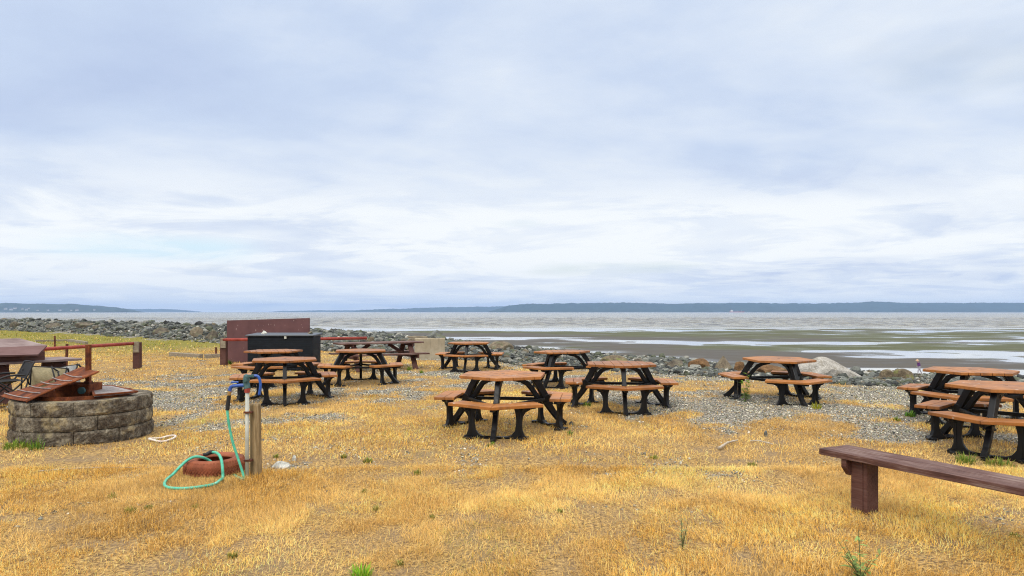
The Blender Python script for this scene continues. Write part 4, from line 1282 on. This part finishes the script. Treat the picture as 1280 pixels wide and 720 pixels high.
# ------------------------------------------------------------------ grass
def blades(N0, y0, y1, pw, hmin, hmax, w0, w1, wid=.80):
    y = y0 + (y1 - y0) * r.uniform(0, 1, N0) ** pw; x = r.uniform(-1, 1, N0) * (y * wid + 1.2)
    s = edge_s(x, y); g = gravel(x, y)
    cl = .6 * fbm(x * 3.4 + 3, y * 3.0 + 8, 3) + .4 * fbm(x * .8 + 3, y * .7 + 8, 2)
    bare = sstep(.60, .74, fbm(x * 1.25 + 90, y * .95 + 14, 4))
    keep = (s < .6) & (r.uniform(0, 1, N0) > g * .86) & (r.uniform(0, 1, N0) < (.26 + 1.0 * sstep(.36, .60, cl)) * (1 - .8 * bare))
    rr_ = np.hypot(x - FC.x, y - FC.y); keep &= rr_ > .80
    for lx, ly in WORN: keep &= (np.hypot(x - lx, y - ly) > .16) | (r.uniform(0, 1, N0) < .45)
    x, y, g, cl = x[keep], y[keep], g[keep], cl[keep]; k = len(x)
    flat = r.uniform(0, 1, k) < .42          # old straw lying down between standing blades
    h = r.uniform(hmin, hmax, k) * (.35 + 1.3 * cl) * (1 - .45 * g) * np.where(flat, 1.25, 1)
    az = r.uniform(0, 6.28, k) + 0.0
    sweep = (fbm(x * 1.1 + 70, y * 1.1, 3) - .5) * 14
    az = np.where(r.uniform(0, 1, k) < .55, sweep + r.normal(0, .6, k), az)
    lean = np.where(flat, r.uniform(1.15, 1.62, k), np.clip(np.abs(r.normal(.7, .5, k)), .05, 1.5))
    wdt = r.uniform(w0, w1, k)
    dx, dy = np.cos(az), np.sin(az); px, py = -dy, dx
    z = lawn_z(x, y) - .003 + np.where(flat, r.uniform(0, .014, k), 0)
    b0 = np.stack([x, y, z], 1); P = np.stack([px, py, np.zeros(k)], 1) * wdt[:, None] / 2
    l1 = lean * .75; l2 = np.minimum(lean * 1.3, 1.72)
    mid = b0 + np.stack([dx * np.sin(l1) * h * .55, dy * np.sin(l1) * h * .55, np.cos(l1) * h * .55], 1)
    tip = mid + np.stack([dx * np.sin(l2) * h * .5, dy * np.sin(l2) * h * .5, np.cos(l2) * h * .5], 1)
    V = np.stack([b0 - P, b0 + P, mid - P * .8, mid + P * .8, tip], 1)
    gr = greenness(x, y)
    q = r.uniform(0, 1, (k, 1)); big = (.6 * fbm(x * .6 + 50, y * .6, 3) + .4 * fbm(x * 2.6, y * 2.6 + 9, 3))[:, None]
    c = np.where(q < .42, (.76, .46, .105), np.where(q < .68, (.84, .60, .24), np.where(q < .83, (.55, .30, .06), (.16, .10, .05))))
    pale = sstep(.45, .66, fbm(x * .9 + 22, y * .8 + 61, 3))[:, None]
    c = c * (1 - .4 * pale) + np.array((.80, .57, .24)) * .4 * pale * r.uniform(.7, 1.2, (k, 1))
    c = c * (.40 + 1.2 * big) * r.uniform(.7, 1.25, (k, 1))
    isg = (r.uniform(0, 1, k) < gr * .75)[:, None]
    c = np.where(isg, np.array((.25, .255, .025)) * r.uniform(.6, 1.3, (k, 1)), c)
    T = np.array([(0, 1, 3), (0, 3, 2), (2, 3, 4)])
    return V.reshape(-1, 3), (T[None] + (np.arange(k) * 5)[:, None, None]).reshape(-1, 3), np.repeat(np.clip(c * np.array((1.16, 1.11, 1.03)), 0, .9), 5, 0)


WORN = [tuple((bt.matrix_basis @ Vector((.75 * math.cos(a), .75 * math.sin(a), 0)))[:2]) for bt in bpy.data.objects if bt.type == 'EMPTY' and bt.name.startswith('picnic_table') and bt.get('group') for a in (0, 2.094, 4.189)]
parts = [blades(520000, 2.6, 7.0, .62, .026, .070, .0016, .0034), blades(330000, 7.0, 14, .65, .028, .066, .003, .0055),
         blades(190000, 14, 28, .7, .03, .07, .007, .012), blades(90000, 26, 66, .8, .05, .12, .02, .035, .95)]
Vs, Fs, Cs = [], [], []; b = 0
for V, Fc, C in parts: Vs.append(V); Fs.append(Fc + b); Cs.append(C); b += len(V)
o = np_mesh('grass', np.concatenate(Vs), np.concatenate(Fs), M['blade'], tint=np.concatenate(Cs), kind='stuff')
tag(o, 'short dry golden grass covering the lawn', 'grass')


def tuft(u, v, hpx, wpx, label, kind='tuft', group=None, colr=(.10, .20, .03), nblade=60, name='weed', d=None):
    p = gp(u, v); d = p.y; z = gz(p.x, p.y); H = hpx / F * d + .014; Wd = wpx / F * d
    k = nblade; rr = np.random.default_rng(int(u * 7 + v))
    a = rr.uniform(0, 6.28, k); q = rr.uniform(0, 1, k) ** .6 * Wd * .35
    bx, by = np.cos(a) * q, np.sin(a) * q
    h = H * rr.uniform(.3, 1.05, k) * (1.1 - .5 * q / max(Wd * .35, 1e-4)); ln = rr.uniform(.1, .9, k); az = a + rr.normal(0, .7, k)
    wdt = rr.uniform(.004, .009, k) * (1 + .06 * d)
    dx, dy = np.cos(az), np.sin(az)
    b0 = np.stack([bx, by, np.zeros(k) - .004], 1); P = np.stack([-dy, dx, np.zeros(k)], 1) * wdt[:, None] / 2
    mid = b0 + np.stack([dx * np.sin(ln * .6) * h * .55, dy * np.sin(ln * .6) * h * .55, np.cos(ln * .6) * h * .55], 1)
    tip = mid + np.stack([dx * np.sin(ln * 1.4) * h * .5, dy * np.sin(ln * 1.4) * h * .5, np.cos(ln * 1.4) * h * .5], 1)
    V = np.stack([b0 - P, b0 + P, mid - P, mid + P, tip], 1)
    T = np.array([(0, 1, 3), (0, 3, 2), (2, 3, 4)])
    c = np.array(colr)[None] * rr.uniform(.6, 1.5, (k, 1)) * np.stack([rr.uniform(.8, 1.5, k), np.ones(k), np.ones(k)], 1)
    o = np_mesh(name, V.reshape(-1, 3), (T[None] + (np.arange(k) * 5)[:, None, None]).reshape(-1, 3), M['blade'], tint=np.repeat(c, 5, 0))
    o.location = (p.x, p.y, z)
    return tag(o, label, 'weed', group)


def leafy(u, v, hpx, label, nst=5, spread=.35, leafL=.05, colr=(.10, .19, .04), name='weed', sparse=1.0):
    p = gp(u, v); d = p.y; z = gz(p.x, p.y); H = hpx / F * d
    t = thing(name, label, 'plant', (p.x, p.y, z)); rr = random.Random(int(u + v))
    st = MB(); V = []; Fc = []; C = []
    for i in range(nst):
        a = rr.uniform(0, 6.28); hh = H * (1 if i == 0 else rr.uniform(.45, .85)); sp_ = 0.05 if i == 0 else spread * rr.uniform(.5, 1)
        P = [Vector((math.cos(a) * sp_ * hh * s ** 1.3, math.sin(a) * sp_ * hh * s ** 1.3, hh * s - .01)) for s in (0, .25, .5, .75, 1)]
        st.tube(P, [.003, .0026, .0022, .0018, .0012], 5)
        nl = int(15 * sparse)
        for j in range(nl):
            s = rr.uniform(.12, 1); k = min(int(s * 4), 3); q = P[k].lerp(P[k + 1], s * 4 - k)
            b = rr.uniform(0, 6.28); L = leafL * rr.uniform(.5, 1.2); dv = Vector((math.cos(b), math.sin(b), rr.uniform(-.1, .9))).normalized()
            sd_ = dv.cross(Vector((0, 0, 1))).normalized() * L * .2
            m0 = q + dv * L * .5
            i0 = len(V); V += [q, m0 + sd_, q + dv * L + Vector((0, 0, -L * .15)), m0 - sd_]; Fc.append((i0, i0 + 1, i0 + 2, i0 + 3))
            f = rr.uniform(.7, 1.4); C += [(colr[0] * f * rr.uniform(.9, 1.3), colr[1] * f, colr[2] * f)] * 4
    st.build('stem', M['stem'], t)
    o = np_mesh('leaves', np.array([tuple(q) for q in V]), np.array(Fc), M['blade'], tint=np.array(C)); o.parent = t
    return t


M['stem'] = newmat('weed_stem', (.10, .10, .035), .7)
GW = 'small green weed tufts in the dry lawn'
for (u, v, h, w_) in [(163, 641, 9, 20), (140, 622, 6, 14), (185, 636, 6, 14), (245, 636, 6, 12), (290, 697, 9, 16), (430, 572, 6, 9), (460, 578, 7, 18), (522, 593, 6, 12), (470, 638, 7, 8), (540, 648, 6, 7),
                      (817, 572, 6, 14), (455, 705 - 90, 5, 10), (612, 560, 5, 8), (1268, 668, 7, 16), (500, 706, 8, 14), (940, 580, 6, 16), (345, 570, 6, 8), (700, 640, 5, 10)]:
    tuft(u, v, h, w_, 'small low green weed tuft alone in open dry grass', group=GW, colr=(.19, .23, .045), nblade=60)
tuft(452, 722, 20, 40, 'bright green grass tuft at the bottom frame edge', colr=(.20, .42, .03), nblade=90, name='grass_tuft')
tuft(20, 560, 14, 45, 'green grass clump at the left foot of the fire pit', colr=(.15, .24, .03), nblade=130, name='grass_tuft')
tuft(45, 562, 20, 22, 'upright green weed against the front left of the fire pit', colr=(.13, .24, .03), nblade=60)
tuft(712, 546, 8, 9, 'green weed beside the right rear foot of the central table', colr=(.12, .22, .03), nblade=60)
tuft(734, 508, 9, 14, 'green weed at the left foot of the plank-seamed table', colr=(.12, .22, .03), nblade=60)
tuft(616, 557, 5, 6, 'tiny green weed at the front right foot of the central table', colr=(.12, .24, .03), nblade=30)
tuft(1138, 521, 9, 16, 'bright green grass tuft in gravel at the left foot of the farther right table', colr=(.12, .26, .03), nblade=110, name='grass_tuft')
tuft(1121, 526, 6, 12, 'small green tuft just left of the bright one in gravel at the right', colr=(.12, .22, .03), nblade=60, name='grass_tuft')
tuft(1207, 577, 18, 30, 'long green grass around the left foot of the table cut by the right edge', colr=(.15, .24, .04), nblade=120, name='grass_tuft')
tuft(1250, 580, 14, 50, 'long green grass strip under the table cut by the right edge', colr=(.17, .22, .04), nblade=120, name='grass_tuft')
tuft(1020, 512, 10, 16, 'yellow green tuft at the right foot of the table before the white boulder', colr=(.28, .32, .03), nblade=80, name='grass_tuft')
tuft(512, 463, 8, 8, 'green weed in gravel behind the long brown table', colr=(.13, .22, .03), nblade=40)
tuft(287, 456, 9, 9, 'dark green weed at the foot of the brown panel beside its post', colr=(.07, .16, .02), nblade=60)
tuft(527, 466, 6, 7, 'small green weed on the gravel right of the long brown table', colr=(.15, .24, .03), nblade=40)
leafy(932, 503, 37, 'tall leafy green weed growing at the left leg of the table before the white boulder', 7, .28, .085, (.14, .27, .03))
leafy(1076, 724, 68, 'tall thin sprig of weed with narrow leaves at the bottom right', 9, .85, .055, (.22, .33, .10), sparse=.8)
leafy(853, 684, 46, 'thin grey green weed sprig in the dry grass right of the middle foreground', 5, .35, .035, (.30, .33, .13), sparse=.7)


def stick(u0, v0, u1, v1, r0, r1, label, lift=.03, kink=.03):
    a = onz(u0, v0, lift); b = onz(u1, v1, lift)
    md = (a + b) / 2 + Vector((0, kink, .012)); m1 = a.lerp(md, .5) + Vector((.0, -.01, .006))
    pth = bent([a, m1, md, b], nsub=5)
    rad = [r0 + (r1 - r0) * i / (len(pth) - 1) + .003 * math.sin(i * 2.1) for i in range(len(pth))]
    o = MB().tube(pth, rad, 9).build('driftwood', M['drift'], None, smooth=True)
    return tag(o, label, 'stick')


stick(899, 561, 922, 551.5, .018, .010, 'bleached white driftwood stick lying bent in the dry grass')
stick(938, 552.5, 966, 555.5, .009, .007, 'long thin grey stick just right of the bleached driftwood')
stick(48, 590.5, 188, 585, .0045, .004, 'very thin pale stick lying across the grass in front of the fire pit', .014)

# ------------------------------------------------------------------ walking person on the sand
def skin_obj(name, verts, edges, radii, mat, parent, root=0, sub=2):
    me = bpy.data.meshes.new(name); me.from_pydata(verts, edges, []); me.materials.append(mat)
    o = bpy.data.objects.new(name, me); col.objects.link(o); o.parent = parent
    sk = o.modifiers.new('skin', 'SKIN'); sk.use_smooth_shade = True
    for i, rr in enumerate(radii):
        rr = rr if isinstance(rr, tuple) else (rr, rr)
        me.skin_vertices[0].data[i].radius = rr
        me.skin_vertices[0].data[i].use_root = (i == root)
    s = o.modifiers.new('smooth', 'SUBSURF'); s.levels = sub; s.render_levels = sub
    return o


PX, PY = (1149 - 640) / F * 77, 77.0
zf = float(beach_fields(np.array([PX]), np.array([PY]))[0][0])
t = thing('person', 'person in a purple jacket, grey trousers and straw hat walking on the wet sand', 'person', (PX, PY, zf - .02), 0)
# walks towards the left, bent a little forward; local x = right, z = up
bv = [(0.02, 0, .88), (-.02, 0, 1.05), (-.08, 0, 1.28), (-.12, 0, 1.38), (-.16, 0, 1.46), (-.19, 0, 1.55), (-.20, 0, 1.62),
      (-.02, -.09, .86), (-.16, -.09, .48), (-.22, -.09, .09), (-.33, -.09, .04),
      (.03, .09, .86), (.16, .09, .50), (.34, .09, .14), (.27, .09, .04),
      (-.08, -.17, 1.33), (-.14, -.21, 1.08), (-.34, -.18, .98), (-.41, -.17, .98),
      (-.06, .17, 1.33), (.06, .21, 1.09), (-.06, .2, .88), (-.09, .2, .80)]
be = [(0, 1), (1, 2), (2, 3), (3, 4), (4, 5), (5, 6), (0, 7), (7, 8), (8, 9), (9, 10), (0, 11), (11, 12), (12, 13), (13, 14), (2, 15), (15, 16), (16, 17), (17, 18), (2, 19), (19, 20), (20, 21), (21, 22)]
br = [.12, .12, .13, .06, .055, .09, .075, .08, .055, .04, .035, .08, .055, .04, .035, .06, .042, .032, .03, .06, .042, .032, .03]
skin_obj('body', bv, be, br, M['skin'], t)
jv = [bv[i] for i in (0, 1, 2, 3, 15, 16, 17, 19, 20, 21)]; je = [(0, 1), (1, 2), (2, 3), (2, 4), (4, 5), (5, 6), (2, 7), (7, 8), (8, 9)]
skin_obj('jacket', jv, je, [.16, .16, .165, .08, .085, .062, .05, .085, .062, .05], M['purple'], t)
tv = [bv[i] for i in (0, 7, 8, 9, 11, 12, 13)]; te = [(0, 1), (1, 2), (2, 3), (0, 4), (4, 5), (5, 6)]
skin_obj('trousers', tv, te, [.15, .105, .075, .058, .105, .075, .058], M['gray_trousers'], t)
MB().lathe([(0, .12), (.07, .115), (.1, .08), (.105, .01), (.2, -.02), (.2, -.03), (.10, -.01)], 20, (-.21, 0, 1.62)).build('hat', M['straw_hat'], t, smooth=True)
for i in (9, 13):
    p = bv[i]; MB().tube([(p[0] + .05, p[1], .06), (p[0] - .14, p[1], .045)], [.055, .04], 10).build('shoe', M['rubber'], t, smooth=True)
